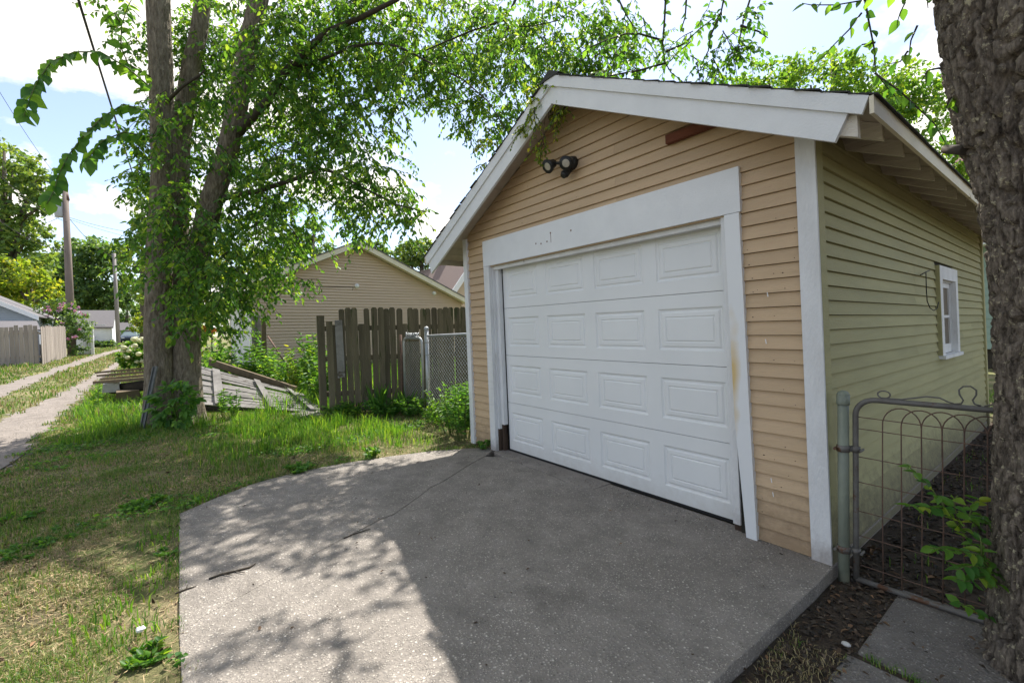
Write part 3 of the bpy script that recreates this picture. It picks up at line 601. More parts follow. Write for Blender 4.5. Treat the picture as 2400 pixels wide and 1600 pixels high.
# side window
win = thing('window', None, None, (XR, 3.45, 1.4)); win.parent = G; win.matrix_parent_inverse = Matrix.Translation(-Vector(G.location))
w0, w1, z0, z1 = 3.02, 3.89, 1.03, 1.91
gpart(MB().box(XR-.005, XR+.03, w0, w0+.11, z0, z1).box(XR-.005, XR+.03, w1-.11, w1, z0, z1).box(XR-.005, XR+.031, w0+.11, w1-.11, z1-.13, z1), 'window_frame', MAT['white_worn'], win)
gpart(MB().box(XR-.006, XR+.029, w0-.016, w0-.0005, z0, z1), 'window_frame', MAT['green'], win)['label'] = 'green painted edge of the window casing'
gpart(MB().box(XR-.10, XR+.05, w0-.01, w1+.03, z0-.035, z0-.001), 'window_sill', MAT['white_worn'], win)
gpart(MB().box(XR-.10, XR-.006, w0+.095, w0+.109, z0, z1-.13).box(XR-.10, XR-.006, w1-.109, w1-.095, z0, z1-.13).box(XR-.10, XR-.006, w0+.11, w1-.11, z1-.145, z1-.131), 'window_reveal', MAT['white_worn'], win)
sy0, sy1, sz0, sz1 = w0+.112, w1-.112, z0+.004, z1-.148
gpart(MB().box(XR-.052, XR-.022, sy0, sy0+.03, sz0, sz1).box(XR-.052, XR-.022, sy1-.03, sy1, sz0, sz1).box(XR-.052, XR-.022, sy0+.03, sy1-.03, sz0, sz0+.09).box(XR-.052, XR-.022, sy0+.03, sy1-.03, sz1-.05, sz1).box(XR-.049, XR-.025, sy0+.03, sy1-.03, (sz0+sz1)/2, (sz0+sz1)/2+.028), 'sash', MAT['white_worn'], win)
for (a, b) in ((sz0+.09, (sz0+sz1)/2-.001), ((sz0+sz1)/2+.029, sz1-.05)): gpart(MB().box(XR-.040, XR-.036, sy0+.031, sy1-.031, a, b), 'pane', MAT['glass'], win)
# rusty board under the gable, rust specks
gpart(MB().box(2.255, 2.64, -.042, -.004, 2.70, 2.765), 'nailed_board', MAT['rust_wood'])['label'] = 'short rusty brown board'
m = MB()
for (px, py) in ((1290, 546), (1268, 571), (1256, 571), (1282, 566), (1338, 540)):
    p = onplane(px, py, 1, -.024); m.ball((p.x+LEAN*p.z, -.0245, p.z), .008, 6, 4, (1, .25, 1.2))
p = onplane(1291, 556, 1, -.024); m.box(p.x+LEAN*p.z-.002, p.x+LEAN*p.z+.002, -.0258, -.0245, p.z-.05, p.z+.03)
gpart(m, 'rust_spot', MAT['rust_wood'])

m = MB(); m2 = MB()
for i in range(110):
    xx = RND.choice([RND.uniform(2.78, 3.07), RND.uniform(-.3, 2.9), RND.uniform(-.1, 2.7)]); k_ = RND.randint(1, 36); zz = .004+EXPO*k_+RND.uniform(.008, .03)
    if zz < 2.42 and xx < 2.77: continue
    if zz > rtop(xx)-.3: continue
    m.ball((xx, -.004+.017*((zz-.004) % EXPO)/EXPO-.0005, zz), RND.uniform(.0016, .0038), 5, 3, (RND.uniform(1, 2.2), .5, 1))
for (px, py) in ((1809, 1125), (1813, 1158), (1796, 800), (1800, 690)):
    p = onplane(px, py, 1, -.004); m2.hexa([(p.x+LEAN*p.z+a, -.0075, p.z+b) for a, b in ((-.002, -.014), (.004, -.014), (.004, -.0139), (-.002, -.0139))]+[(p.x+LEAN*p.z+a, -.0065, p.z+b) for a, b in ((-.006, .014), (-.001, .014), (-.001, .0141), (-.006, .0141))])
gpart(m, 'rust_spot', MAT['rot'])['kind'] = 'stuff'; gpart(m2, 'paint_scrape', MAT['white'])['kind'] = 'stuff'
# two-lamp floodlight on the gable
FL = thing('floodlight', 'black two-lamp floodlight fixed on the peach gable above the overhead door', 'floodlight', (1.15, -.03, 2.84))
def flp(mb, name, mt, par=FL): return mb.build(name, mt, par)
flp(MB().tube([(1.19, .0, 2.86), (1.19, -.045, 2.86)], [.065, .055], 16), 'mounting_box', MAT['black_metal'])
flp(MB().tube([(1.19, -.045, 2.80), (1.17, -.085, 2.755)], [.03, .038], 12).tube([(1.17, -.085, 2.757), (1.165, -.105, 2.735)], [.038, .026], 12), 'motion_sensor', MAT['black_metal'])
for c0, d in (((1.02, -.15, 2.855), (-.02, -.85, -.52)), ((1.245, -.14, 2.82), (.30, -.80, -.52))):
    c0 = Vector(c0); d = Vector(d).normalized()
    hd = flp(MB().tube([c0-d*.10, c0-d*.085, c0-d*.05, c0-d*.012, c0+d*.006, c0+d*.006, c0-d*.001], [.026, .036, .042, .060, .064, .056, .055], 20, caps=False).tube([Vector((1.17, -.045, 2.86)), (Vector((1.17, -.045, 2.86))+c0)/2+Vector((0, 0, .015)), c0-d*.095], .014, 8), 'lamp_head', MAT['black_metal'])
    flp(MB().tube([c0-d*.004, c0+d*.004, c0+d*.010], [.056, .045, .015], 20), 'lens', MAT['lens'], hd)

# hanging wire on the green wall
pts = [onplane(*p, 0, XR-.03) for p in ((2150, 645), (2163, 638), (2172, 634))]
wy = [(2163, 640), (2164, 680), (2166, 706), (2173, 722), (2182, 728), (2190, 722), (2193, 708)]
w = MB().tube([onplane(*p, 0, XR-.025)+Vector((.02, 0, 0)) for p in wy], .004, 5).tube([p+Vector((.02, 0, 0)) for p in pts], .005, 5)
tag(w.build('hanging_wire', MAT['cable']), 'thin dark wire looped on the green wall left of its window', 'wire')
# ------------------------------------------------------------------ tan garage beyond the fence
TXX = -12.0
TG = thing('tan_garage', 'tan vinyl sided garage with cream gable trim behind the broken fence', 'garage', (TXX, 2.8, float(gh(-12))))
def tp(mb, name, mt, par=None): return mb.build(name, mt, par or TG)
ty0, ty1 = -.70, 6.85
FX = TXX+.30                                   # plane of the rake boards
eL = onplane(545, 672, 0, FX); rg = onplane(842, 563, 0, FX); eR = onplane(1095, 700, 0, FX)
sl = (rg.z-eL.z)/(rg.y-eL.y); sr = (rg.z-eR.z)/(eR.y-rg.y)
def ttop(y): return rg.z-(sl*(rg.y-y) if y < rg.y else sr*(y-rg.y))
bz = .30
tp(MB().box(TXX-6.5, TXX-.02, ty0+.02, ty1-.02, -.05, bz), 'foundation', MAT['apron'])
m = MB(); pr = [(ty0+.02, bz), (ty1-.02, bz), (ty1-.02, ttop(ty1)-.22), (rg.y, rg.z-.25), (ty0+.02, ttop(ty0)-.22)]
m.add([(TXX-.02, y, z) for y, z in pr]+[(TXX-6.5, y, z) for y, z in pr], [(0, 1, 2, 3, 4), (9, 8, 7, 6, 5), (0, 5, 6, 1), (1, 6, 7, 2), (4, 9, 5, 0)])
tp(m, 'wall', MAT['tan'])
z = bz-.01
while z < rg.z-.3:
    h = .103
    def lim(zz):
        a, b = ty0+.06, ty1-.06
        if zz > ttop(a)-.2: a = rg.y-(rg.z-.2-zz)/sl
        if zz > ttop(b)-.2: b = rg.y+(rg.z-.2-zz)/sr
        return a, b
    a0, b0 = lim(z); a1, b1 = lim(z+h)
    if b1-a1 > .1:
        tp(MB().hexa([(TXX-.019, a0, z), (TXX+.034, a0, z), (TXX+.034, b0, z), (TXX-.019, b0, z), (TXX-.019, a1, z+h), (TXX-.006, a1, z+h), (TXX-.006, b1, z+h), (TXX-.019, b1, z+h)]), 'siding_board', MAT['tan'])
    z += .1
for a in (ty0, ty1-.06): tp(MB().box(TXX-.06, TXX+.037, a-.012 if a == ty0 else a, a+.06, bz, ttop(a)-.2), 'corner_trim', MAT['tan'])
# rake boards, soffit and roof
for (ya, yb) in ((rg.y, eL.y), (rg.y+.0005, eR.y)):
    za, zb = ttop(ya), ttop(yb)
    def slab(x0, x1, t0, t1): return MB().hexa([(x0, ya, za-t1), (x1, ya, za-t1), (x1, yb, zb-t1), (x0, yb, zb-t1), (x0, ya, za-t0), (x1, ya, za-t0), (x1, yb, zb-t0), (x0, yb, zb-t0)])
    tp(slab(FX, FX+.03, .02, .20), 'rake_board', MAT['cream'])
    tp(slab(TXX-.0, FX-.002, .15, .18), 'soffit', MAT['cream'])
    tp(slab(TXX-6.8, FX+.05, -.02, .018), 'roof', MAT['roof_grey'])
for (y, d) in ((eL.y, -1), (eR.y, 1)):
    zz = ttop(y); tp(MB().box(TXX-6.8, FX-.003, min(y, y+.03*d), max(y, y+.03*d), zz-.2, zz-.02), 'eave_board', MAT['cream'])
# alley side: two white overhead doors
for (x0, x1) in ((TXX-2.75, TXX-.45), (TXX-5.6, TXX-3.1)):
    d = tp(MB().box(x0, x1, ty0-.010, ty0+.015, bz+.02, bz+2.05), 'overhead_door', MAT['vinyl_white'])
    for j in range(4): tp(MB().box(x0+.02, x1-.02, ty0-.022, ty0-.0105, bz+.04+j*.5, bz+.04+j*.5+.485), 'door_panel', MAT['vinyl_white'], d)
    for xx in (x0-.09, x1+.005): tp(MB().box(xx, xx+.085, ty0-.03, ty0+.01, bz, bz+2.14), 'door_casing', MAT['vinyl_white'])
    tp(MB().box(x0-.09, x1+.09, ty0-.03, ty0+.01, bz+2.141, bz+2.26), 'door_casing', MAT['vinyl_white'])
for n, (px, py, lb) in enumerate(((836, 670, 'round white lamp at the middle of the tan gable'), (1017, 687, 'round white lamp high at the right end of the tan gable'), (625, 683, 'round white lamp at the left end of the tan gable behind leaves'))):
    p = onplane(px, py, 0, TXX+.012)
    L0 = thing('wall_lamp', lb, 'lamp', p, 'lamps on the tan gable')
    MB().tube([p, p+Vector((.05, 0, 0))], [.085, .075], 14).build('lamp_base', MAT['vinyl_white'], L0)
    MB().ball(p+Vector((.06, 0, 0)), .07, 12, 8, (.6, 1, 1)).build('lamp_globe', MAT['vinyl_white'], L0)
a = onplane(705, 672, 0, TXX+.02); b = onplane(828, 672, 0, TXX+.02)
tag(MB().tube([a, (a+b)/2+Vector((0, 0, -.01)), b], .009, 5).tube([onplane(828, 672, 0, TXX+.02), onplane(826, 680, 0, TXX+.02)], .009, 5).build('lamp_wire', MAT['cable']), 'thin wire running to the middle lamp on the tan gable', 'wire')

# ------------------------------------------------------------------ broken wooden fence
fa, fb = Vector((-3.93, -.86, 0)), Vector((-2.98, 1.62, 0))
fd = (fb-fa).normalized(); fn_ = Vector((fd.y, -fd.x, 0))              # towards the camera
FE = thing('wooden_fence', 'mossy grey picket fence with broken tops beside the wire gate', 'fence', fa)
def fpick(s, w, h, name='picket', t=.02, off=0.0, dog=True, tilt=0.0, z0=.03, mt='fence', par=None):
    p = fa+fd*s+fn_*off; g = float(gh(p.x))
    def P(a, z, d): 
        q = p+fd*(a+tilt*(z))+fn_*d; return (q.x, q.y, g+z)
    c = w*.28 if dog else .004
    prof = [(0, z0), (w, z0), (w, h-c), (w-c*.8, h), (c*.8, h), (0, h-c)]
    return MB().add([P(a, z, 0) for a, z in prof]+[P(a, z, t) for a, z in prof], [tuple(reversed(range(6))), tuple(range(6, 12))]+[(k, (k+1) % 6, 6+(k+1) % 6, 6+k) for k in range(6)]).build(name, MAT[mt], par or FE)
Ltot = 2.68; n = 26; st = Ltot/n
short = {0: 1.58, 1: 1.52, 5: 1.53, 12: 1.52}
for i in range(n):
    h = short.get(i, 1.80+RND.uniform(-.02, .015))
    fpick(.10+i*st+RND.uniform(-.004, .004), st-RND.choice([.001, .002, .003, .004, .012]), h, dog=i not in short, off=.0 if i % 2 else .004, tilt=RND.uniform(-.012, .008)-(.01 if i < 8 else 0))
for zr in (.35, .95, 1.46):
    a = fa+fd*.0-fn_*.03; b = fa+fd*(Ltot+.15)-fn_*.03
    MB().bar((a.x, a.y, gh(a.x)+zr), (b.x, b.y, gh(b.x)+zr), .04, .085).build('rail', MAT['fence'], FE)
for s, h in ((.0, 1.68), (Ltot+.1, 1.7)):
    p = fa+fd*s-fn_*.01; g = float(gh(p.x)); MB().box(p.x-.05, p.x+.05, p.y-.05, p.y+.05, g-.1, g+h).build('post', MAT['fence'], FE)
o = fpick(.26, .12, 1.60, 'loose_board', .02, .024, False, -.02, .62, 'greywood'); o['label'] = 'loose grey board nailed over the pickets'

# ------------------------------------------------------------------ chain link fence and gate
def chainmesh(a, b, z0, z1, step=.055, r=.0016, bow=.03):
    a = Vector(a); b = Vector(b); d = (b-a); L = d.length; d.normalize(); nrm = Vector((d.y, -d.x, 0)); m = MB(); H = z1-z0
    n = int(L/step)+int(H/step)+2
    for sgn in (1, -1):
        for i in range(-int(H/step)-1, int(L/step)+2):
            pts = []
            k = 0; s = i*step if sgn > 0 else (i+int(H/step)+1)*step
            zz = z0
            while zz <= z1+1e-6:
                sx = s+sgn*(zz-z0)
                if -.001 <= sx <= L+.001:
                    w = .0035*(1 if k % 2 else -1); q = a+d*sx+nrm*(w+bow*math.sin(math.pi*(zz-z0)/H)*math.sin(math.pi*sx/L)); pts.append((q.x, q.y, zz))
                zz += step; k += 1
            if len(pts) > 1: m.tube(pts, r, 3, False, False)
    return m
cp = gnd(1005, 975); cpz = 1.40
CF = thing('chain_link_fence', 'grey chain link fence panel running up to the garage corner', 'fence', cp)
ge = Vector((-.62, .95, 0))
MB().tube([(cp.x, cp.y, -.1), (cp.x, cp.y, cpz)], .034, 12).ball((cp.x, cp.y, cpz+.015), .042, 12, 8).build('post', MAT['grey_steel'], CF)
MB().tube([(cp.x, cp.y, cpz-.10), (ge.x, ge.y, cpz-.05)], .021, 8).build('top_rail', MAT['grey_steel'], CF)
tag(chainmesh((cp.x+.03, cp.y, 0), (ge.x, ge.y, 0), .05, cpz-.10, .062, .0036, .06).build('wire_mesh', MAT['grey_steel'], CF), kind='stuff')
for zz in (.25, .62, 1.0, 1.2): MB().tube([(cp.x-.037, cp.y, zz-.012), (cp.x-.037, cp.y, zz+.012)], .012, 6).tube([(cp.x, cp.y, zz-.01), (cp.x, cp.y, zz+.01)], .038, 10).build('tension_band', MAT['grey_steel'], CF)
gl = at(949, 900, 7.75); gl.z = 0; gr_ = Vector((cp.x-.075, cp.y-.05, 0))
CG = thing('chain_link_gate', 'narrow chain link gate with rounded frame beside its steel post', 'gate', gl)
fr = []
gt = 1.27
for t in range(7):
    an = math.pi/2*t/6; fr.append((gl.lerp(gr_, .16*(1-math.cos(an))), gt-.08+.08*math.sin(an)))
fr2 = []
for t in range(7):
    an = math.pi/2*t/6; fr2.append((gl.lerp(gr_, 1-.16*(1-math.sin(an))), gt-.08+.08*math.cos(an)))
path_ = [(gl, .10)]+fr+fr2+[(gr_, .10)]
MB().tube([(p.x, p.y, z) for p, z in path_], .020, 8).tube([(gl.x, gl.y, .10), (gr_.x, gr_.y, .10)], .018, 8).build('gate_frame', MAT['grey_steel'], CG)
tag(chainmesh(gl, gr_, .11, gt-.03, .058, .0022, .02).build('wire_mesh', MAT['grey_steel'], CG), kind='stuff')
MB().tube([(gl.x-.05, gl.y-.03, -.1), (gl.x-.05, gl.y-.03, 1.33)], .022, 8).build('latch_post', MAT['rust_wire'], CG)
m = MB(); gm = gl.lerp(gr_, .45)
for i in range(34):
    q = gm+(gr_-gl).normalized()*RND.uniform(-.14, .14)+Vector((RND.uniform(-.03, .03), RND.uniform(-.03, .03), gt+.015+RND.uniform(0, .06)))
    pts = [q+Vector((.03*math.cos(t), .03*math.sin(t)*.6, .02*math.sin(t*1.7+i))) for t in np.linspace(i, i+5.5, 9)]; m.tube(pts, .006, 5, True, True)
tag(m.build('chain', MAT['grey_steel']), 'heap of grey chain draped over the top of the narrow gate', 'chain')

# ------------------------------------------------------------------ ornamental wire gate on the right
gp = gnd(1978, 1362)
GP = thing('gate_post', 'green painted steel gate post by the pale green wall', 'post', gp)
ptop = at(1976, 925, (gp-Vector(CAMP)).dot(Vector(cf))); lx = Vector((ptop.x-gp.x, ptop.y-gp.y, 0))
pz = ptop.z
def pp(z): t = (z-gp.z)/(pz-gp.z); return Vector((gp.x, gp.y, 0))+lx*t+Vector((0, 0, z))
MB().tube([pp(gp.z-.15), pp(pz)], .027, 16).build('post', MAT['green_steel'], GP)
MB().tube([pp(pz-.055), pp(pz-.05), pp(pz)], [.030, .032, .032], 16).ball(pp(pz), .032, 14, 8, (1, 1, .8)).build('cap', MAT['green_steel'], GP)
zg0, zg1 = gp.z+.030, pz-.018
hd_ = (gnd(2300, 1470)-gnd(2008, 1368)); hd_.z = 0; hd_.normalize()
g0 = gnd(2007, 1368); g0 = Vector((g0.x, g0.y, 0)); GL_ = 1.02
OG = thing('ornamental_gate', 'old tube gate with looped rusty wire infill and scrolled top', 'gate', g0)
def gpnt(s, z, o=0): return g0+hd_*s+Vector((hd_.y, -hd_.x, 0))*o+Vector((0, 0, z))+lx*((z-gp.z)/(pz-gp.z))
cr_ = .09
up = [gpnt(0, zg0)]+[gpnt(0, zg0+(zg1-cr_-zg0)*t) for t in (.3, .6, 1)]+[gpnt(cr_*(1-math.cos(a)), zg1-cr_+cr_*math.sin(a)) for a in np.linspace(.2, math.pi/2, 7)]+[gpnt(s, zg1) for s in np.linspace(cr_+.05, GL_-cr_, 8)]+[gpnt(GL_-cr_+cr_*math.sin(a), zg1-cr_+cr_*math.cos(a)) for a in np.linspace(.2, math.pi/2, 7)]+[gpnt(GL_, zg0)]
MB().tube(up, .0145, 12).tube([gpnt(0, zg0), gpnt(GL_, zg0)], .0145, 12).build('gate_frame', MAT['old_steel'], OG)
HG = zg1-zg0; wz = [HG*f for f in (.084, .245, .38, .54, .68, .836, .90)]
for zz in wz: MB().tube([gpnt(0, zg0+zz), gpnt(.3, zg0+zz-.008), gpnt(.7, zg0+zz-.01), gpnt(GL_, zg0+zz)], .0025, 5).build('cross_wire', MAT['rust_wire'], OG)
sp = .0785
for i in range(11):
    s0 = .118+i*sp; s1 = s0+sp*2; zt = zg1-.125; o_ = .004*(1 if i % 2 else -1)
    pts = [gpnt(s0, zg0+.02, o_), gpnt(s0+RND.uniform(-.004, .004), zg0+.4, o_), gpnt(s0, zt, o_)]+[gpnt((s0+s1)/2-(s1-s0)/2*math.cos(a), zt+.092*math.sin(a), o_) for a in np.linspace(.2, math.pi-.2, 11)]+[gpnt(s1, zt, o_), gpnt(s1, zt-.13, o_)]
    if s1 < GL_+.03: MB().tube(pts, .0030, 6).build('loop_wire', MAT['rust_wire'], OG)
def remap(s): return .125+(s-.30)*1.222 if s < .527 else (.40+(s-.53)*.64 if s < .68 else .5+(s-.69))
def scroll(pts): MB().tube([gpnt(remap(s), zg1+.013+z*.76) for s, z in pts], .0038, 7).build('scroll', MAT['old_steel'], OG)
scroll([(.30+.022*math.cos(a)-.0, .028+.026*math.sin(a)) for a in np.linspace(-1.2, 4.3, 12)]+[(.33, .003), (.36, .004), (.40, .02), (.44, .036), (.48, .034), (.505, .012), (.525, .002)])
scroll([(.53, .003), (.565, .008), (.575, .03), (.555, .065), (.552, .095), (.575, .118), (.615, .122), (.645, .10), (.645, .07), (.625, .035), (.635, .012), (.67, .003)])
scroll([(.69, .003), (.72, .02), (.76, .036), (.82, .036), (.86, .02), (.88, .004)])
for zz in (zg0+.155, zg0+.72):
    m = MB().tube([pp(zz-.018), pp(zz+.018)], .033, 14).bar(pp(zz), gpnt(0, zz), .02, .022).tube([gpnt(0, zz-.016), gpnt(0, zz+.016)], .023, 12)
    q = pp(zz); m.tube([q+Vector((-.03, -.045, 0)), q+Vector((-.03, .03, 0))], .008, 6).tube([gpnt(.03, zz, -.02), gpnt(.03, zz, .03)], .007, 6); m.build('hinge', MAT['old_steel'], OG)

# ------------------------------------------------------------------ fallen planks, lumber, stake
BLc, BRc, TRc, TLc = at(405, 945, 8.35), at(761, 966, 7.75), at(716, 924, 8.6), at(440, 851, 9.8)
def patch(u, v, lift=0.0):
    p = BLc.lerp(BRc, u).lerp(TLc.lerp(TRc, u), v); return p+Vector((0, 0, lift))
FP = thing('fallen_fence', 'collapsed section of grey weathered planks lying beside the tree', 'fence', patch(.5, 0))
pnrm = (BRc-BLc).cross(TLc-BLc).normalized()
vs_ = np.linspace(0, 1, 15)
for i in range(14):
    v0, v1 = vs_[i]+.001, vs_[i+1]-.001-RND.choice([0, 0, .002, .01])
    spans = [(0, 1.0)]
    if i == 9: spans = [(0, .30), (.55, 1)]
    if i == 11: spans = [(.0, .62)]
    for (ua, ub) in spans:
        ua += RND.uniform(0, .015); ub -= RND.uniform(0, .03)
        l0, l1 = RND.uniform(-.015, .03), RND.uniform(-.015, .02)
        c = [patch(ua, v0, l0), patch(ub, v0, l1), patch(ub, v1, l1), patch(ua, v1, l0)]
        MB().hexa([p-pnrm*.02 for p in c]+c).build('plank', MAT['greywood'], FP)
for u0, u1, w in ((.28, .335, 1.0), (.64, .68, 1.0), (.90, .925, .97)):
    c = [patch(u0+.02, .01), patch(u1+.03, .01), patch(u1-.03, w), patch(u0-.04, w)]
    MB().hexa([p+pnrm*.021 for p in c]+[p+pnrm*.055 for p in c]).build('batten', MAT['greywood'], FP)
c = [patch(.0, -.015), patch(1, -.015), patch(1, .0), patch(0, .0)]
MB().hexa([p-pnrm*.10 for p in c]+[p-pnrm*.022 for p in c]).build('edge_strip', MAT['log'], FP)  # dark strip below the front edge of the planks
a, b = at(492, 848, 10.2), at(694, 914, 8.8)
tag(MB().bar(a, b, .05, .14).build('timber_beam', MAT['brownwood']), 'long brown timber resting on the upper edge of the fallen planks', 'timber')
bl = at(735, 975, 7.6); tag(MB().box(bl.x-.25, bl.x+.22, bl.y-.3, bl.y+.1, 0, .06).build('concrete_block', MAT['walk']), 'low concrete block at the right foot of the fallen planks', 'block')
for i, (p, q, w, h, lb) in enumerate((((228, 873, 9.9), (430, 855, 9.5), .10, .04, 'uppermost thin board of the lumber stack left of the tree'),
                                   ((232, 880, 9.7), (430, 864, 9.3), .10, .04, 'second board from the top of the lumber stack left of the tree'),
                                   ((240, 888, 9.5), (430, 872, 9.1), .09, .045, 'third board down in the lumber stack left of the tree'),
                                   ((226, 896, 9.3), (430, 880, 8.9), .14, .06, 'wide lowest board of the lumber stack, its end chewed'))):
    tag(MB().bar(at(*p), at(*q), w, h).build('lumber_board', MAT['brownwood']), lb, 'board', 'boards of the lumber stack')
a, b = at(262, 912, 9.5), at(440, 896, 9.2)
tag(MB().tube([a, a.lerp(b, .4)+Vector((0, 0, .015)), b], [.10, .11, .09], 12).build('log', MAT['log']), 'dark rotting log under the lumber stack', 'log')
for i, (px, py, d, s, lb) in enumerate(((262, 905, 9.4, (.22, .14, .10), 'pale concrete rubble lump at the end of the dark log'), (300, 925, 9.0, (.16, .2, .1), 'small brown rubble lump under the dark log'))):
    c = at(px, py, d); c.z = max(c.z, float(gh(c.x))+s[2]*.5)
    tag(MB().hexa([(c.x+sx*s[0]*(1+.1*k), c.y+sy*s[1], c.z+sz*s[2]) for k, (sx, sy, sz) in enumerate(((-1, -1, -1), (1, -1, -1), (1, 1, -1), (-1, 1, -1), (-.8, -.9, 1), (.9, -.8, .8), (.85, .9, 1), (-.9, .8, .7)))]).build('rubble', MAT['stone'] if i == 0 else MAT['brownwood']), lb, 'rubble')
sb = gnd(333, 1012); stp = at(366, 858, 6.85)
sd_ = (stp-sb).normalized(); sx_ = Vector((cr[0], cr[1], 0)); m = MB()
for ox, w, dp in ((0, .055, .006), (-.026, .008, .03), (.026, .008, .03)):
    o_ = sx_*ox-Vector((cf[0], cf[1], 0))*(.012 if dp > .01 else 0); m.bar(sb+o_-sd_*.1, stp+o_, w, dp, Vector((-cf[0], -cf[1], 0)))
ms_ = m; SK = thing('metal_stake', 'leaning grey metal channel stake beside the tree trunk', 'stake', sb); ms_.build('channel', MAT['stake_steel'], SK)

# ------------------------------------------------------------------ left side of the alley
def board_fence(root, a, b, w, h, mt, seed, hv=.05):
    rr = random.Random(seed); a = Vector(a); b = Vector(b); d = (b-a); L = d.length; d.normalize(); nrm = Vector((d.y, -d.x, 0)); n = int(L/w)
    for i in range(n):
        p = a+d*i*w; g = float(gh(p.x)); o = nrm*rr.uniform(0, .012); ww = w-rr.uniform(.006, .02); hh = h+rr.uniform(-hv, hv)
        q = [p+o, p+d*ww+o, p+d*ww+o+nrm*.02, p+o+nrm*.02]
        MB().hexa([(v.x, v.y, g) for v in q]+[(v.x, v.y, g+hh) for v in q]).build('board', mt, root)
    for zr in (.35, h-.3):
        p0, p1 = a-nrm*.03, b-nrm*.03; MB().bar((p0.x, p0.y, gh(p0.x)+zr), (p1.x, p1.y, gh(p1.x)+zr), .04, .09).build('rail', mt, root)
cf0 = Vector((-23.6, -7.10, 0))
AF = thing('board_fence', 'tall grey board fence turning a corner along the alley', 'fence', (cf0.x, cf0.y, float(gh(cf0.x))))
MAT['alley_fence'] = M('alley fence wood', (.36, .31, .265), (.25, .215, .19), scale=4, stretch=(2, 2, .2), rough=.9, bump=.5, rnd=.16)
board_fence(AF, (-23.9, -11.2, 0), (cf0.x, cf0.y, 0), .14, 1.66, MAT['alley_fence'], 3)
board_fence(AF, (cf0.x-.03, cf0.y+.02, 0), (-28.6, -6.92, 0), .14, 1.64, MAT['alley_fence'], 4)
# blue grey garage behind it
BG = thing('blue_grey_garage', 'blue grey sided garage behind the alley board fence', 'garage', (-29, -11, float(gh(-29))))
bx = -28.3; p1 = onplane(-40, 690, 0, bx); p2 = onplane(94, 742, 0, bx); slb = (p1.z-p2.z)/(p2.y-p1.y)
y1b = p2.y; ridge_y = y1b-3.4
def btop(y): return p2.z+slb*(y1b-y) if y > ridge_y else p2.z+slb*(y1b-ridge_y)-slb*(ridge_y-y)
pf = [(y1b-.25, 0), (y1b-.25, btop(y1b-.25)-.15), (ridge_y, btop(ridge_y)-.15), (2*ridge_y-y1b+.25, btop(y1b-.25)-.15), (2*ridge_y-y1b+.25, 0)]
BG_w = MB().add([(bx-.02, y, z) for y, z in pf]+[(bx-6, y, z) for y, z in pf], [(4, 3, 2, 1, 0), (5, 6, 7, 8, 9), (0, 1, 6, 5), (3, 4, 9, 8), (1, 2, 7, 6), (2, 3, 8, 7)]).build('wall', MAT['bluegrey'], BG)
z = 1.4
while z < btop(ridge_y)-.3:
    a = 2*ridge_y-y1b+.3; b = y1b-.3
    if z+.1 > btop(b)-.17: b = y1b-(z+.1+.17-p2.z)/slb; a = 2*ridge_y-b
    if b > a: MB().hexa([(bx-.02, a, z), (bx+.012, a, z), (bx+.012, b, z), (bx-.02, b, z), (bx-.02, a, z+.12), (bx-.006, a, z+.12), (bx-.006, b, z+.12), (bx-.02, b, z+.12)]).build('siding_board', MAT['bluegrey'], BG)
    z += .12
for s0, s1 in ((ridge_y, y1b), (ridge_y, 2*ridge_y-y1b)):
    za, zb = btop(s0), btop(s1)
    MB().hexa([(bx-6.2, s0, za-.03), (bx+.35, s0, za-.03), (bx+.35, s1, zb-.03), (bx-6.2, s1, zb-.03), (bx-6.2, s0, za+.03), (bx+.35, s0, za+.03), (bx+.35, s1, zb+.03), (bx-6.2, s1, zb+.03)]).build('roof', MAT['roof_grey'], BG)
    MB().hexa([(bx+.355, s0, za-.2), (bx+.385, s0, za-.2), (bx+.385, s1, zb-.2), (bx+.355, s1, zb-.2), (bx+.355, s0, za+.03), (bx+.385, s0, za+.03), (bx+.385, s1, zb+.03), (bx+.355, s1, zb+.03)]).build('rake_board', MAT['vinyl_white'], BG)
q0, q1 = onplane(-60, 752, 0, -27.4), onplane(86, 752, 0, -27.4); q2, q3 = onplane(96, 772, 0, -25.4), onplane(-60, 778, 0, -25.4)
cs = [q0, q1, q2, q3]; MB().hexa([p-Vector((0, 0, .06)) for p in cs]+cs).build('lean_to_roof', MAT['roof_grey'], BG)
MB().box(-28.2, -25.6, q3.y, q2.y-.1, .3, q2.z-.08).build('lean_to_wall', MAT['bluegrey'], BG)
# utility poles and wires
def pole(name, label, base, top, r0_, r1_, mt):
    t = thing(name, label, 'utility pole', base, 'utility poles along the alley')
    MB().tube([base-Vector((0, 0, .3)), base.lerp(top, .5), top], [r0_, (r0_+r1_)/2, r1_], 14).build('pole', mt, t); return t
b1 = gnd(169, 832); t1 = at(152, 424, (b1-Vector(CAMP)).dot(Vector(cf)))
P1 = pole('utility_pole', 'nearer brown wooden utility pole with grey transformer', b1, t1, .20, .13, MAT['pole'])
d1 = (t1-Vector(CAMP)).dot(Vector(cf)); cc = at(138, 488, d1-.15)
MB().tube([cc-Vector((0, 0, .5)), cc-Vector((0, 0, .45)), cc+Vector((0, 0, .42)), cc+Vector((0, 0, .48))], [.17, .2, .2, .12], 14).tube([cc+Vector((0, 0, .45)), cc+Vector((0, 0, .68))], .04, 8).build('transformer', MAT['can'], P1)
br = at(152, 505, d1); MB().bar(br, at(138, 500, d1-.1), .06, .08).tube([at(157, 455, d1), at(160, 470, d1)], .07, 8).build('bracket', MAT['rust_wire'], P1)
b2 = gnd(278, 812); dd2 = (b2-Vector(CAMP)).dot(Vector(cf)); t2 = at(267, 594, dd2)
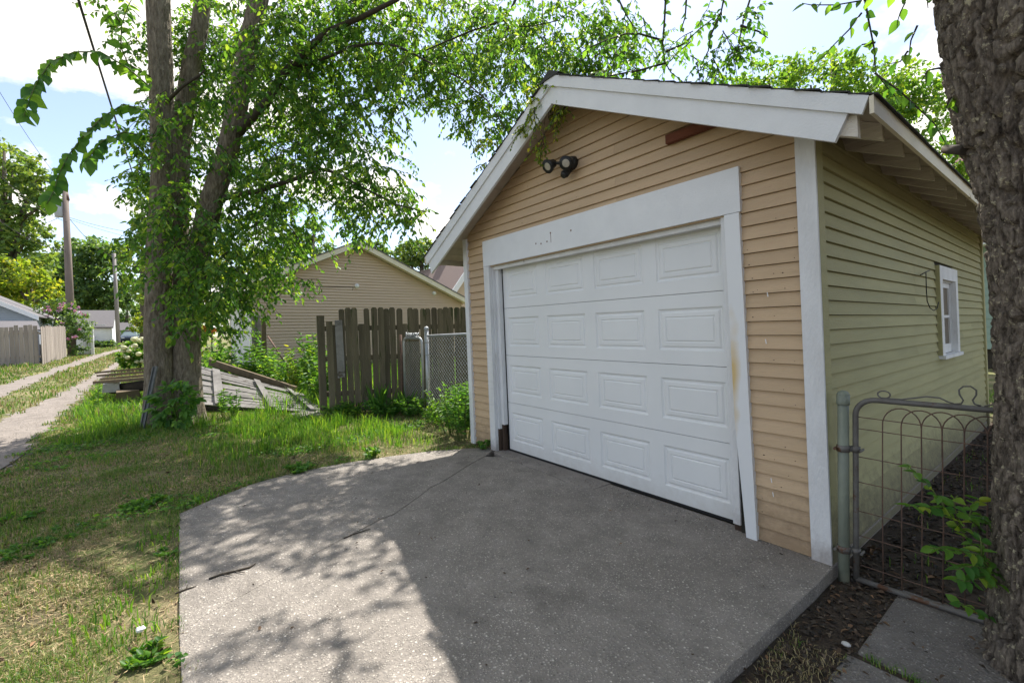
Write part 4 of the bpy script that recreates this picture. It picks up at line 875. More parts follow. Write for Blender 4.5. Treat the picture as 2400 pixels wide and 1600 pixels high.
P2 = pole('utility_pole', 'farther grey utility pole before the white garage', b2, t2, .17, .13, MAT['pole2'])
def wire(a, b, sag, r, label):
    pts = [a.lerp(b, t)-Vector((0, 0, 4*sag*t*(1-t))) for t in np.linspace(0, 1, 14)]
    tag(MB().tube(pts, r, 5, False).build('power_line', MAT['cable']), label, 'wire', 'overhead wires')
wire(at(165, -60, 5.5), at(352, 530, 26), .1, .017, 'thick black cable dropping past the tree from the upper left')
wire(at(-40, 150, 14), at(157, 440, d1), .3, .008, 'thin upper wire slanting from the left edge to the nearer pole')
wire(at(-40, 375, 16), at(156, 520, d1), .3, .013, 'middle wire slanting from the left edge to the nearer pole')
wire(at(-40, 490, 18), at(156, 590, d1), .3, .011, 'lowest wire slanting from the left edge to the nearer pole')
wire(at(157, 505, d1), at(268, 600, dd2), .5, .014, 'drooping cable running from the nearer pole towards the farther pole')
wire(at(157, 508, d1), at(420, 550, 34), .35, .012, 'upper wire from the nearer pole running right behind the tree')
wire(at(157, 512, d1), at(420, 575, 34), .25, .010, 'lower wire from the nearer pole running right behind the tree')
wire(at(155, 500, d1), at(60, 530, 30), .2, .012, 'short wire from the nearer pole to the left tree')
# white vinyl fence, white garage, hedge
vf0, vf1 = gnd(181, 830), gnd(214, 831)
VF = thing('vinyl_fence', 'white vinyl privacy fence panel just beyond the nearer pole', 'fence', vf0)
nb = 7
for i in range(nb):
    a = vf0.lerp(vf1, i/nb); b = vf0.lerp(vf1, (i+.94)/nb); hh = 1.42
    MB().hexa([(a.x, a.y, a.z), (b.x, b.y, b.z), (b.x-.03, b.y, b.z), (a.x-.03, a.y, a.z), (a.x, a.y, a.z+hh), (b.x, b.y, b.z+hh), (b.x-.03, b.y, b.z+hh), (a.x-.03, a.y, a.z+hh)]).build('board', MAT['vinyl_white'], VF)
MB().box(vf1.x-.09, vf1.x+.05, vf1.y, vf1.y+.13, vf1.z, vf1.z+1.48).build('post', MAT['vinyl_white'], VF)
ar = vf0.lerp(vf1, .45); MB().tube([(ar.x-.02, ar.y-.42+.42*(1-math.cos(a)), ar.z+1.44+.34*math.sin(a)) for a in np.linspace(0, math.pi, 10)], .05, 6).build('arch', MAT['vinyl_white'], VF)
wgx = -52.0
WG = thing('white_garage', 'far white garage with grey shingle roof beside the farther pole', 'garage', (wgx, -9, float(gh(wgx))))
A, B, C_, D_ = onplane(150, 727, 0, wgx-2.6), onplane(271, 727, 0, wgx-2.6), onplane(266, 766, 0, wgx+.3), onplane(150, 766, 0, wgx+.3)
MB().hexa([p-Vector((0, 0, .12)) for p in (D_, C_, B, A)]+[D_, C_, B, A]).build('roof', MAT['roof_grey'], WG)
C2 = onplane(264, 800, 0, wgx); zb_ = float(gh(wgx))
pf = [(C2.y, C_.z-.05), (C2.y, zb_), (D_.y, zb_), (D_.y, C_.z-.05)]
MB().box(wgx-5.2, wgx, D_.y, C2.y, zb_-.2, C_.z+.02).add([(wgx-5.2, C2.y-.01, C_.z), (wgx, C2.y-.01, C_.z), (wgx-2.6, C2.y-.01, B.z-.15)], [(0, 1, 2)]).build('wall', MAT['vinyl_white'], WG)
MB().box(wgx-.02, wgx+.05, C2.y-2.6, C2.y-.4, zb_, zb_+2.05).build('overhead_door', MAT['vinyl_white'], WG)
dm = [onplane(198, 757, 0, wgx+.6), onplane(219, 757, 0, wgx+.6), onplane(219, 782, 0, wgx+2), onplane(196, 780, 0, wgx+2)]
MB().hexa([p-Vector((0, 0, .1)) for p in reversed(dm)]+list(reversed(dm))).build('porch_roof', MAT['roof_grey'], WG)
MB().box(wgx+.1, wgx+1.8, dm[0].y, dm[1].y, zb_, dm[2].z-.15).build('porch_wall', MAT['vinyl_white'], WG)
# parked car
cb0 = at(307, 803, 62); cbz = cb0.z
CAR = thing('parked_car', 'dark blue hatchback parked at the far end of the alley', 'car', (cb0.x, cb0.y, cbz), rotz=math.atan2(-cf[1], -cf[0])+.55)
def carp(prof, w0, w1, name, mt, par=None):   # profile (x, z) along the length, half widths at bottom and top
    n = len(prof); zs = [p[1] for p in prof]; z0, z1 = min(zs), max(zs); m = MB()
    def hw(z): return w0+(w1-w0)*((z-z0)/(z1-z0+1e-6))**2
    m.add([(x, -hw(z), z) for x, z in prof]+[(x, hw(z), z) for x, z in prof], [tuple(range(n)), tuple(reversed(range(n, 2*n)))]+[(k, n+k, n+(k+1) % n, (k+1) % n) for k in range(n)])
    return m.build(name, mt, par or CAR, world=False)
cbody = carp([(-2.1, .3), (2.0, .3), (2.12, .5), (2.08, .78), (1.9, .86), (1.0, .98), (-1.9, 1.05), (-2.12, .9), (-2.15, .5)], .88, .80, 'body', MAT['car_blue'])
carp([(1.05, .985), (.35, 1.46), (-1.2, 1.5), (-1.85, 1.06)], .78, .60, 'cabin_glass', MAT['car_glass'])
carp([(.33, 1.465), (-1.15, 1.505), (-1.2, 1.53), (.28, 1.49)], .60, .56, 'car_roof', MAT['car_blue'])
for x in (-1.3, 1.3):
    for sy in (-1, 1): MB().tube([(x, sy*.72, .32), (x, sy*.92, .32)], .32, 16).build('wheel', MAT['car_black'], CAR, world=False)
for sy in (-1, 1):
    MB().hexa([(2.06, sy*.5-.16, .64), (2.13, sy*.5-.16, .64), (2.13, sy*.5+.16, .64), (2.06, sy*.5+.16, .64), (2.0, sy*.5-.16, .77), (2.10, sy*.5-.16, .77), (2.10, sy*.5+.16, .77), (2.0, sy*.5+.16, .77)]).build('headlight', MAT['car_light'], CAR, world=False)
    MB().box(.85, 1.0, sy*.97-.1, sy*.97+.1, .98, 1.12).build('mirror', MAT['car_blue'], CAR, world=False)
MB().box(2.08, 2.15, -.45, .45, .42, .56).build('grille', MAT['car_black'], CAR, world=False)
# another far building past the car
FB = thing('far_shed', 'small grey roofed shed far down the alley behind the parked car', 'shed', (-95, -8, float(gh(-95))))
s0 = onplane(282, 790, 0, -95); s1 = onplane(318, 790, 0, -95); zt = onplane(300, 775, 0, -95).z; zr_ = onplane(300, 757, 0, -95).z
MB().box(-99, -95, s0.y, s1.y, .5, zt).build('wall', MAT['bluegrey'], FB)
MB().hexa([(-94.7, s0.y-.3, zt-.05), (-94.7, s1.y+.3, zt-.05), (-97, s1.y+.3, zr_), (-97, s0.y-.3, zr_), (-94.7, s0.y-.3, zt+.1), (-94.7, s1.y+.3, zt+.1), (-97, s1.y+.3, zr_+.15), (-97, s0.y-.3, zr_+.15)]).build('roof', MAT['roof_grey'], FB)

# ------------------------------------------------------------------ houses behind
MH = thing('mint_house', 'pale mint sided house with reddish roof behind the green garage wall', 'house', (6, 16.2, 0))
hy = 15.0; hb = onplane(2325, 818, 1, hy).z; ht = onplane(2325, 575, 1, hy).z; hx0 = onplane(2235, 700, 1, hy).x
MB().box(hx0, hx0+9, hy+.02, hy+7, hb, ht).build('wall', MAT['mint'], MH)
MB().box(hx0+.05, hx0+9, hy+.06, hy+7, -.2, hb).build('foundation', MAT['log'], MH)
z = hb
while z < ht-.05:
    MB().hexa([(hx0, hy-.012, z), (hx0+9, hy-.012, z), (hx0+9, hy+.02, z), (hx0, hy+.02, z), (hx0, hy+.006, z+.21), (hx0+9, hy+.006, z+.21), (hx0+9, hy+.02, z+.21), (hx0, hy+.02, z+.21)]).build('siding_board', MAT['mint'], MH); z += .21
ez = ht+.05; rz_ = ez+3.6
for (ya, yb) in ((hy-.6, hy+3.6), (hy+7.8, hy+3.6)):
    n = 14
    for i in range(n):
        a = ya+(yb-ya)*i/n; b = ya+(yb-ya)*(i+1.05)/n; za = ez+(rz_-ez)*i/n; zb2 = ez+(rz_-ez)*(i+1.05)/n
        MB().hexa([(hx0-.5, a, za), (hx0+9.5, a, za), (hx0+9.5, b, zb2), (hx0-.5, b, zb2), (hx0-.5, a, za+.06), (hx0+9.5, a, za+.06), (hx0+9.5, b, zb2+.02), (hx0-.5, b, zb2+.02)]).build('shingle_course', MAT['roof_red'], MH)
MB().box(hx0-.5, hx0+9.5, hy-.58, hy-.005, ez-.06, ez-.005).build('soffit', MAT['vinyl_white'], MH)
MB().add([(hx0+.01, hy+.02, ht), (hx0+.01, hy+7, ht), (hx0+.01, hy+3.55, rz_-.1)], [(0, 1, 2)]).build('gable', MAT['mint'], MH)
pv = tag(MB().box(4.6, 12, 8.6, 9.7, -.2, -.02).build('yard_path', MAT['gravel']), kind='structure')
RH = thing('rear_house', 'brown roofed house with white rake glimpsed beside the peach garage corner', 'house', (-16, 24, 0))
hx = -15.0
e0 = onplane(1040, 700, 0, hx); pk = onplane(1100, 610, 0, hx); 
y0h, y1h = e0.y, 2*pk.y-e0.y
MB().box(hx-8, hx, y0h+.4, y1h-.4, -.2, e0.z).add([(hx, y0h+.4, e0.z), (hx, y1h-.4, e0.z), (hx, pk.y, pk.z-.2)], [(0, 1, 2)]).build('wall', MAT['tan'], RH)
for ya in (y0h, y1h):
    MB().hexa([(hx-8.3, ya, e0.z-.1), (hx+.4, ya, e0.z-.1), (hx+.4, pk.y, pk.z-.1), (hx-8.3, pk.y, pk.z-.1), (hx-8.3, ya, e0.z+.1), (hx+.4, ya, e0.z+.1), (hx+.4, pk.y, pk.z+.1), (hx-8.3, pk.y, pk.z+.1)]).build('roof', MAT['roof_brown'], RH)
    MB().hexa([(hx+.402, ya, e0.z-.3), (hx+.45, ya, e0.z-.3), (hx+.45, pk.y, pk.z-.3), (hx+.402, pk.y, pk.z-.3), (hx+.402, ya, e0.z+.1), (hx+.45, ya, e0.z+.1), (hx+.45, pk.y, pk.z+.1), (hx+.402, pk.y, pk.z+.1)]).build('rake_board', MAT['vinyl_white'], RH)
ch = onplane(1052, 612, 0, hx-3); MB().box(hx-3.4, hx-2.6, ch.y-.35, ch.y+.35, e0.z, ch.z+.6).build('chimney', MAT['roof_red'], RH)
# ------------------------------------------------------------------ leaves
def unit(a): return a/np.maximum(np.linalg.norm(a, axis=-1, keepdims=True), 1e-9)
def leaf_geo(P, A, N, L, Wd, fold=.22, droop=.12):
    """one folded blade per row: base P, axis A, facing N, length L, width Wd"""
    A = unit(A); S = unit(np.cross(A, N)); N = np.cross(S, A); L = np.asarray(L)[:, None]; Wd = np.asarray(Wd)[:, None]
    up = N*Wd*fold
    v = [P, P+A*L*.34+S*Wd*.5+up, P+A*L*.74+S*Wd*.33+up*.7-N*L*droop*.5, P+A*L-N*L*droop, P+A*L*.74-S*Wd*.33+up*.7-N*L*droop*.5, P+A*L*.34-S*Wd*.5+up]
    n = len(P); V = np.stack(v, 1).reshape(-1, 3); b = (np.arange(n)*6)[:, None]
    F = np.concatenate([b+np.array([[0, 1, 2, 3]]), b+np.array([[0, 3, 4, 5]])], 0)
    return V, F
def round_leaf(P, A, N, L, Wd, fold=.15, droop=.2):
    A = unit(A); S = unit(np.cross(A, N)); N = np.cross(S, A); L = np.asarray(L)[:, None]; Wd = np.asarray(Wd)[:, None]
    prof = ((.12, .30), (.34, .49), (.62, .42), (.86, .17)); v = [P]
    for sg in (1, -1):
        for t, w in (prof if sg > 0 else reversed(prof)): v.append(P+A*L*t+S*Wd*w*sg+N*Wd*fold*w*2-N*L*droop*t*t)
        if sg > 0: v.append(P+A*L-N*L*droop)
    n = len(P); V = np.stack(v, 1).reshape(-1, 3); b = (np.arange(n)*10)[:, None]
    return V, np.concatenate([b+np.array([[0, 1, 2, 3, 4, 5]]), b+np.array([[0, 5, 6, 7, 8, 9]])], 0)
def simple_leaf(P, A, N, L, Wd):
    """a cheap diamond blade for far crowns"""
    A = unit(A); S = unit(np.cross(A, N)); L = np.asarray(L)[:, None]; Wd = np.asarray(Wd)[:, None]
    V = np.stack([P, P+A*L*.45+S*Wd*.5, P+A*L, P+A*L*.45-S*Wd*.5], 1).reshape(-1, 3); b = (np.arange(len(P))*4)[:, None]
    return V, b+np.array([[0, 1, 2, 3]])
def sticks(P0, P1, P2, r):
    """three sided tapering sticks through three points each"""
    n = len(P0); vs = []
    d = unit(P2-P0); x = unit(np.cross(d, np.array([.31, .77, .55]))); y = np.cross(d, x); r = np.asarray(r)[:, None]
    for P, k in ((P0, 1), (P1, .7), (P2, .3)):
        for a in (0, 2.094, 4.189): vs.append(P+(x*math.cos(a)+y*math.sin(a))*r*k)
    V = np.stack(vs, 1).reshape(-1, 3); b = (np.arange(n)*9)[:, None]; F = []
    for s in (0, 3):
        for k in range(3): F.append(b+np.array([[s+k, s+(k+1) % 3, s+3+(k+1) % 3, s+3+k]]))
    return V, np.concatenate(F, 0)
def cat(geos):
    V = []; F = []; n = 0
    for v, f in geos: V.append(v); F.append(f+n); n += len(v)
    return np.concatenate(V), np.concatenate(F)
def rnd_unit(n): return unit(NR.normal(size=(n, 3)))
def twigs(P0, D, Lt, m, lL, sag=.35, hang=.5, ratio=.55):
    """leafy twigs: leaves alternate along each and hang a little"""
    n = len(P0); D = unit(D); Lt = np.asarray(Lt)[:, None]; g = np.array([0, 0, -1.0])
    side = unit(np.cross(D, g)+1e-3*NR.normal(size=(n, 3)))
    geos = []; Ps, As, Ns = [], [], []
    for k in range(m):
        t = (k+.6)/m; p = P0+D*Lt*t+g*Lt*sag*t*t; s = side*(1 if k % 2 else -1)
        Ps.append(p); As.append(D*.55+s*.75+g*hang+NR.normal(size=(n, 3))*.28); Ns.append(-g*1.0+NR.normal(size=(n, 3))*.45)
    P = np.concatenate(Ps); A = np.concatenate(As); N = np.concatenate(Ns)
    L = lL*NR.uniform(.6, 1.2, len(P))
    lv = round_leaf(P, A, N, L, L*ratio*NR.uniform(.85, 1.15, len(P)), .2, .15)
    st = sticks(P0, P0+D*Lt*.5+g*Lt*sag*.25, P0+D*Lt+g*Lt*sag, np.full(n, .0035))
    return lv, st
def add_part(name, geo, mt, parent, kind=None, smooth=True):
    o = link(name, mesh_np(name, geo[0], geo[1], smooth), MAT[mt], parent)
    if kind: o['kind'] = kind
    return o
def px_ell(px, py, d, rx, ry, rd, n, shell=0.0):
    """random points in an ellipsoid seen at a pixel, radii in photo pixels across and metres deep"""
    u = rnd_unit(n)*(NR.uniform(shell, 1, n)**(1/2.2))[:, None]; k = d/FPX
    c = np.array(at(px, py, d)); return c+cr*(u[:, :1]*rx*k)+cu*(u[:, 1:2]*ry*k)+cf*(u[:, 2:]*rd), u
def crown(clusters, lL, tw=.34, m=8, sag=.4, hang=.6, per=8, bl=.75):
    """branchlets spread through each cluster, each carrying several leafy twigs"""
    lv = []; st = []
    for (px, py, d, rx, ry, rd, n, *k) in clusters:
        s = k[0] if k else 1.0; nb = max(2, int(round(n/per))); P, u = px_ell(px, py, d, rx, ry, rd, nb)
        out = cr*u[:, :1]+cu*u[:, 1:2]+cf*u[:, 2:]; D = unit(out*.7+NR.normal(size=(nb, 3))*.55+np.array([0, 0, -.15])); Lb = NR.uniform(.55, 1.2, nb)[:, None]*bl*s*min(1.0, .35+rx*d/FPX)
        g = np.array([0, 0, -1.0]); P = P-D*Lb*.45; sd = unit(np.cross(D, g)+1e-3)
        st.append(sticks(P, P+D*Lb*.5+g*Lb*.06, P+D*Lb+g*Lb*.25, np.full(nb, .006*s)))
        T0, TD = [], []
        for j in range(per):
            t = (j+.5)/per; T0.append(P+D*Lb*t+g*Lb*.25*t*t); TD.append(D*.55+sd*(1 if j % 2 else -1)*.75+g*.35+NR.normal(size=(nb, 3))*.3)
        T0 = np.concatenate(T0); TD = np.concatenate(TD)
        a, b = twigs(T0, TD, NR.uniform(.45, 1.15, len(T0))*tw*s, m, lL*s, sag, hang); lv.append(a); st.append(b)
    return cat(lv), cat(st)
def spray(path, lL, step, both=True, hang=.45, ratio=.62):
    """leaves set along a drooping shoot, plus the shoot itself"""
    pts = [np.array(p) for p in path]; seg = [np.linalg.norm(pts[i+1]-pts[i]) for i in range(len(pts)-1)]; tot = sum(seg); n = max(2, int(tot/step))
    cs = np.concatenate([[0], np.cumsum(seg)]); P = []; A = []
    for i in range(n):
        s = tot*(i+.4)/n; j = min(np.searchsorted(cs, s, 'right')-1, len(seg)-1); t = (s-cs[j])/seg[j]
        p = pts[j]+(pts[j+1]-pts[j])*t; d = (pts[j+1]-pts[j])/seg[j]; sd = np.cross(d, [0, 0, 1.0]); sd = sd/(np.linalg.norm(sd)+1e-6)
        for sg in ((1, -1) if both else ((1,) if i % 2 else (-1,))):
            P.append(p); A.append(d*.45+sd*sg*.8+np.array([0, 0, -hang])+NR.normal(size=3)*.22)
    P = np.array(P); A = np.array(A); N = np.array([0, 0, .7])-cf*.5+NR.normal(size=(len(P), 3))*.5; L = lL*NR.uniform(.75, 1.15, len(P))
    return round_leaf(P, A, N, L, L*ratio, .18, .25)
def bark_tube(path, radii, nseg, step, amp, seed, cell=(.05, .16), flare=0.0):
    """a trunk with furrowed ridges standing out of its surface"""
    pts = [Vector(p) for p in path]; L = [0]
    for i in range(len(pts)-1): L.append(L[-1]+(pts[i+1]-pts[i]).length)
    n = max(3, int(L[-1]/step)); V = []; off = Vector((seed*7.3, seed*3.1, 0))
    for i in range(n+1):
        s = L[-1]*i/n; j = max(0, min(len(L)-2, int(np.searchsorted(L, s, 'right'))-1)); t = (s-L[j])/(L[j+1]-L[j])
        # smooth the centre line a little
        a, b = pts[j], pts[j+1]; p0 = pts[max(j-1, 0)]; p3 = pts[min(j+2, len(pts)-1)]
        c = .5*((2*a)+(b-p0)*t+(2*p0-5*a+4*b-p3)*t*t+(3*a-p0-3*b+p3)*t**3); r = radii[j]+(radii[j+1]-radii[j])*t
        if flare: r += flare*math.exp(-s*5.5)
        for k in range(nseg):
            an = 2*math.pi*k/nseg; x, y = math.cos(an), math.sin(an)
            rr = r
            if flare: rr += flare*.7*math.exp(-s*6)*math.sin(an*4+seed)
            q = Vector((x*r/cell[0], y*r/cell[0], s/cell[1]))+off
            w = q+Vector((mnoise.noise(q*.7+Vector((5, 0, 0))), mnoise.noise(q*.7+Vector((0, 9, 0))), 0))*.7
            n1 = abs(mnoise.noise(w)); n2 = abs(mnoise.noise(Vector((w.x*.8, w.y*.8, w.z*2.1+31)))); 
            f = min(1.0, n1*5.0); f = f*f*(3-2*f)*min(1.0, .55+n2*3.2)
            rr += amp*(f-.6)+amp*.16*mnoise.noise(q*2.9)+amp*.13*mnoise.noise(q*7.3)+r*.06*mnoise.noise(Vector((x*1.3, y*1.3, s*1.1))+off)
            V.append((c.x+x*rr, c.y+y*rr, c.z))
    ii = np.arange((n+1)*nseg).reshape(n+1, nseg); jj = np.roll(ii, -1, 1)
    return np.array(V), np.stack([ii[:-1], jj[:-1], jj[1:], ii[1:]], -1).reshape(-1, 4)
def limb(mb, pts, r0_, r1_, n=7):
    pts = [Vector(p) for p in pts]; mb.tube(pts, list(np.linspace(r0_, r1_, len(pts))), n)
def A_(l, d0, d1): return [at(px, py, d0+(d1-d0)*i/max(1, len(l)-1)) for i, (px, py) in enumerate(l)]

# ------------------------------------------------------------------ the three stemmed tree on the left
tb = gnd(410, 992)
T = thing('elm_tree', 'three-stemmed elm with furrowed bark beside the alley and the fallen planks', 'tree', tb)
sA = [at(374, 1003, 7.05), at(374, 900, 7.1), at(371, 780, 7.12), at(374, 600, 7.15), at(383, 400, 7.2), at(378, 200, 7.2), at(371, 0, 7.2), at(362, -300, 7.2), at(345, -700, 7.1), at(300, -1000, 7.0)]
add_part('trunk', bark_tube(sA, [.195, .185, .178, .165, .16, .155, .15, .13, .10, .04], 72, .035, .017, 1, (.04, .24), .05), 'bark', T)
sB = [at(440, 1000, 7.3), at(437, 900, 7.35), at(437, 780, 7.38), at(451, 660, 7.4), at(494, 480, 7.4), at(526, 383, 7.4), at(553, 268, 7.35), at(575, 150, 7.3), at(607, 0, 7.2), at(680, -300, 7.0), at(760, -700, 6.8)]
add_part('trunk', bark_tube(sB, [.225, .213, .198, .175, .165, .155, .147, .14, .132, .11, .05], 72, .035, .017, 2, (.04, .24), .07), 'bark', T)
sC = [at(418, 860, 7.5), at(415, 600, 7.65), at(425, 330, 7.8), at(447, 160, 7.9), at(462, 96, 7.95), at(475, 0, 8.0), at(500, -300, 8.1), at(520, -800, 8.1)]
add_part('trunk', bark_tube(sC, [.16, .15, .14, .135, .13, .12, .10, .05], 48, .05, .014, 3, (.04, .24)), 'bark', T)
m = MB()
limb(m, A_([(560, 310), (598, 268), (627, 237), (668, 170), (719, 116), (770, 73), (850, 40), (930, 0), (1010, -60)], 7.3, 6.2), .075, .022, 9)
limb(m, A_([(668, 165), (740, 145), (831, 109), (880, 101), (930, 108), (974, 129), (1030, 160), (1086, 187), (1144, 238), (1185, 303)], 7.0, 5.8), .026, .006)
limb(m, A_([(1215, -60), (1209, 0), (1182, 48), (1110, 71), (1040, 100), (974, 129), (920, 165), (896, 190), (872, 238)], 6.6, 6.6), .018, .005)
limb(m, A_([(1182, 48), (1192, 66), (1175, 130), (1158, 163)], 6.6, 6.5), .011, .004, 5)
limb(m, A_([(1192, 62), (1250, 62), (1310, 48), (1370, 0)], 6.6, 6.2), .011, .004, 5)
limb(m, A_([(505, 470), (560, 455), (600, 449), (695, 418), (746, 395), (787, 405), (850, 440), (930, 480), (1000, 497)], 7.4, 6.6), .05, .006)
limb(m, A_([(390, 240), (425, 205), (470, 175), (480, 165)], 7.1, 7.0), .028, .012)
limb(m, A_([(1270, -30), (1272, 60), (1282, 130), (1284, 190), (1280, 260), (1272, 320)], 4.5, 4.1), .006, .002, 4)
limb(m, A_([(1140, 20), (1145, 100), (1140, 200), (1146, 300), (1140, 370)], 5.6, 5.3), .006, .002, 4)
limb(m, A_([(480, -50), (560, -200), (760, -330), (1000, -420), (1250, -500)], 7.8, 6.4), .09, .02, 8)
limb(m, A_([(370, -200), (300, -330), (180, -450), (60, -500)], 7.2, 6.5), .07, .02, 8)
for (px, py) in ((470, 560), (520, 600), (600, 520), (560, 380), (350, 330), (420, 500), (640, 330), (700, 560), (480, 90), (330, 620)):
    q = at(px, py, 7.2); e = q+Vector(list(RND.uniform(-.5, .5) for _ in range(3))); limb(m, [q, q.lerp(e, .5)+Vector((0, 0, .06)), e], .012, .004, 5)
m.build('branches', MAT['twig'], T)['kind'] = 'stuff'
CL = [  # px, py, depth, radii px, depth radius m, twigs
    (440, 330, 6.2, 110, 150, .3, 30), (480, 530, 6.1, 110, 150, .3, 42), (450, 680, 6.1, 100, 80, .25, 34), (560, 180, 6.3, 90, 120, .3, 26), (530, 640, 6.2, 90, 90, .3, 18), (660, 190, 6.4, 100, 80, .3, 40), (400, 600, 6.2, 50, 110, .25, 20),
    (430, 300, 7.3, 120, 170, .8, 140), (330, 90, 7.0, 55, 95, .5, 45), (330, 330, 6.9, 60, 110, .5, 60), (330, 590, 6.9, 50, 80, .4, 45), (400, 480, 6.8, 90, 120, .4, 60), (335, 460, 6.9, 45, 90, .4, 25),
    (520, 540, 7.0, 130, 190, .9, 230), (470, 680, 6.8, 110, 90, .5, 70), (530, 620, 7.0, 80, 90, .6, 40),
    (620, 480, 7.2, 120, 170, .9, 200), (700, 420, 7.3, 150, 170, 1.0, 210), (670, 570, 7.0, 70, 60, .6, 24), (700, 660, 6.9, 40, 45, .3, 9), (640, 650, 6.9, 40, 50, .3, 14),
    (830, 380, 7.0, 110, 130, .8, 120), (880, 450, 6.9, 80, 70, .6, 55), (830, 495, 6.9, 90, 40, .5, 24), (960, 490, 6.6, 60, 25, .3, 14), (930, 520, 6.7, 45, 30, .3, 10),
    (560, 250, 7.4, 150, 170, 1.0, 190), (560, 90, 7.6, 160, 110, 1.2, 190), (700, 200, 7.2, 170, 150, 1.1, 260), (740, 70, 7.2, 170, 100, 1.3, 230), (660, 60, 8.2, 300, 120, .8, 150),
    (860, 150, 7.0, 130, 90, 1.0, 120), (900, 60, 7.0, 170, 90, 1.2, 200), (820, 250, 7.0, 110, 70, .8, 70), (960, 180, 6.8, 90, 70, .7, 60), (920, 230, 6.8, 60, 60, .5, 24),
    (1060, 90, 7.3, 150, 100, 1.2, 190), (1080, 190, 7.0, 100, 60, .7, 62), (1110, 240, 6.8, 80, 60, .5, 40), (1160, 290, 6.4, 60, 50, .4, 24), (1090, 270, 6.6, 40, 40, .4, 10),
    (1210, 70, 7.0, 120, 100, .9, 140), (1200, 170, 6.8, 90, 80, .7, 80), (1300, 90, 6.8, 110, 100, .8, 110), (1330, 170, 6.6, 100, 40, .5, 50), (1400, 150, 6.6, 70, 45, .5, 30), (1380, 60, 6.6, 60, 70, .6, 24),
    (455, 150, 7.6, 90, 120, .5, 70), (470, 40, 7.7, 70, 60, .5, 40), (350, 530, 6.8, 40, 60, .3, 18), (460, 800, 6.95, 45, 40, .2, 12), (560, 700, 6.8, 60, 40, .4, 24), (520, 770, 6.85, 30, 30, .2, 6)]
lv, st = crown([(c[0], c[1], c[2]+(.75 if c[0] < 640 and c[2] > 6.4 else .1), *c[3:6], int(c[6]*(1.25 if c[0] < 1000 else 1.45)), 1.0 if c[0] < 1000 else .86) for c in CL]+[(1130, 80, 5.4, 90, 60, .4, 16, .7), (1060, 150, 5.9, 90, 60, .4, 22, .75), (1220, 120, 5.3, 70, 60, .3, 12, .7), (1150, 100, 4.8, 110, 55, .3, 20, .58), (1060, 60, 4.9, 70, 45, .3, 10, .58), (385, 260, 6.75, 45, 130, .15, 26, .95), (382, 530, 6.7, 45, 140, .15, 42, 1.05), (445, 560, 6.8, 50, 130, .15, 40, 1.05), (430, 720, 6.75, 60, 60, .15, 26, 1.1), (1400, 70, 6.5, 80, 80, .5, 50, .8), (1500, 60, 6.4, 70, 70, .5, 26, .75), (1480, 140, 6.4, 90, 45, .4, 30, .75), (1590, 110, 6.2, 70, 60, .4, 18, .7)], .089, per=6)
add_part('crown', lv, 'leaf', T, 'stuff'); add_part('twigs', st, 'twig', T, 'stuff')
# the part of the crown above the picture
lv, st = crown([(400, -250, 7.3, 330, 160, 1.6, 70, 1.9), (760, -200, 7.0, 300, 140, 1.8, 22, 1.8), (250, -420, 7.2, 300, 200, 1.6, 50, 2.2), (620, -520, 7.2, 380, 220, 2.2, 60, 2.3), (420, -850, 7.2, 380, 220, 2.2, 60, 2.6)], .068)
add_part('crown', lv, 'leaf', T, 'stuff')
# small leaved shoots hanging over the garage ridge
lv, st = crown([(1262, 250, 4.1, 45, 70, .25, 44), (1300, 225, 4.0, 50, 30, .2, 26), (1275, 320, 4.05, 14, 35, .1, 9), (1235, 300, 4.2, 22, 25, .15, 8), (1300, 270, 3.9, 25, 28, .15, 10), (1145, 335, 5.2, 18, 45, .15, 16), (1150, 390, 5.1, 22, 25, .15, 10)], .040, .13, 7, .5, .6, 5, .3)
add_part('shoots', cat([lv]), 'leaf_yel', T, 'stuff'); add_part('twigs', st, 'twig', T, 'stuff')
# arching big leaved suckers on the left
SP = [A_([(352, 205), (300, 160), (235, 122), (175, 122), (120, 145), (85, 195), (66, 240), (56, 272)], 6.6, 5.4), A_([(352, 262), (290, 245), (240, 275), (195, 320), (160, 365), (140, 405), (125, 450), (110, 478)], 6.7, 5.6),
      A_([(350, 320), (290, 310), (240, 330), (215, 362), (196, 385)], 6.7, 5.9), A_([(352, 180), (300, 150), (283, 110), (285, 60), (300, 15), (330, -40)], 6.7, 6.3), A_([(285, 60), (268, 30), (255, 40), (245, 50)], 6.4, 6.2)]
add_part('suckers', cat([spray(s, .165 if i < 3 else .14, .098, True, .85, .84) for i, s in enumerate(SP)]), 'leaf_big', T, 'stuff')
m = MB()
for s in SP: limb(m, s, .012, .004, 6)
m.build('sucker_stems', MAT['stem'], T)

# ------------------------------------------------------------------ the near trunk on the right
NT = thing('near_tree', 'thick lichen-spotted tree trunk filling the right edge of the picture', 'tree', (3.95, -.35, -.07))
edge = [(2285, 1900), (2308, 1660), (2316, 1580), (2328, 1440), (2332, 1270), (2332, 1150), (2342, 950), (2341, 800), (2333, 660), (2324, 574), (2310, 488), (2288, 373), (2260, 287), (2242, 212), (2222, 115), (2207, 0), (2180, -200), (2150, -500), (2130, -800)]
rad = [.34, .30, .285, .27, .262, .255, .25, .25, .255, .26, .27, .285, .31, .33, .35, .37, .40, .34, .30]
dN = 1.78
def axis_px(px, r):
    te = math.atan((px-1200)/FPX); tcn = te+.08
    for _ in range(20): tcn = te+math.asin(min(.9, r*math.cos(tcn)/dN))
    return 1200+FPX*math.tan(tcn)
pth = [at(axis_px(px, r*1.02), py, dN) for (px, py), r in zip(edge, rad)]
add_part('trunk', bark_tube(pth, rad, 420, .006, .046, 5, (.036, .22)), 'bark_near', NT)
m = MB()
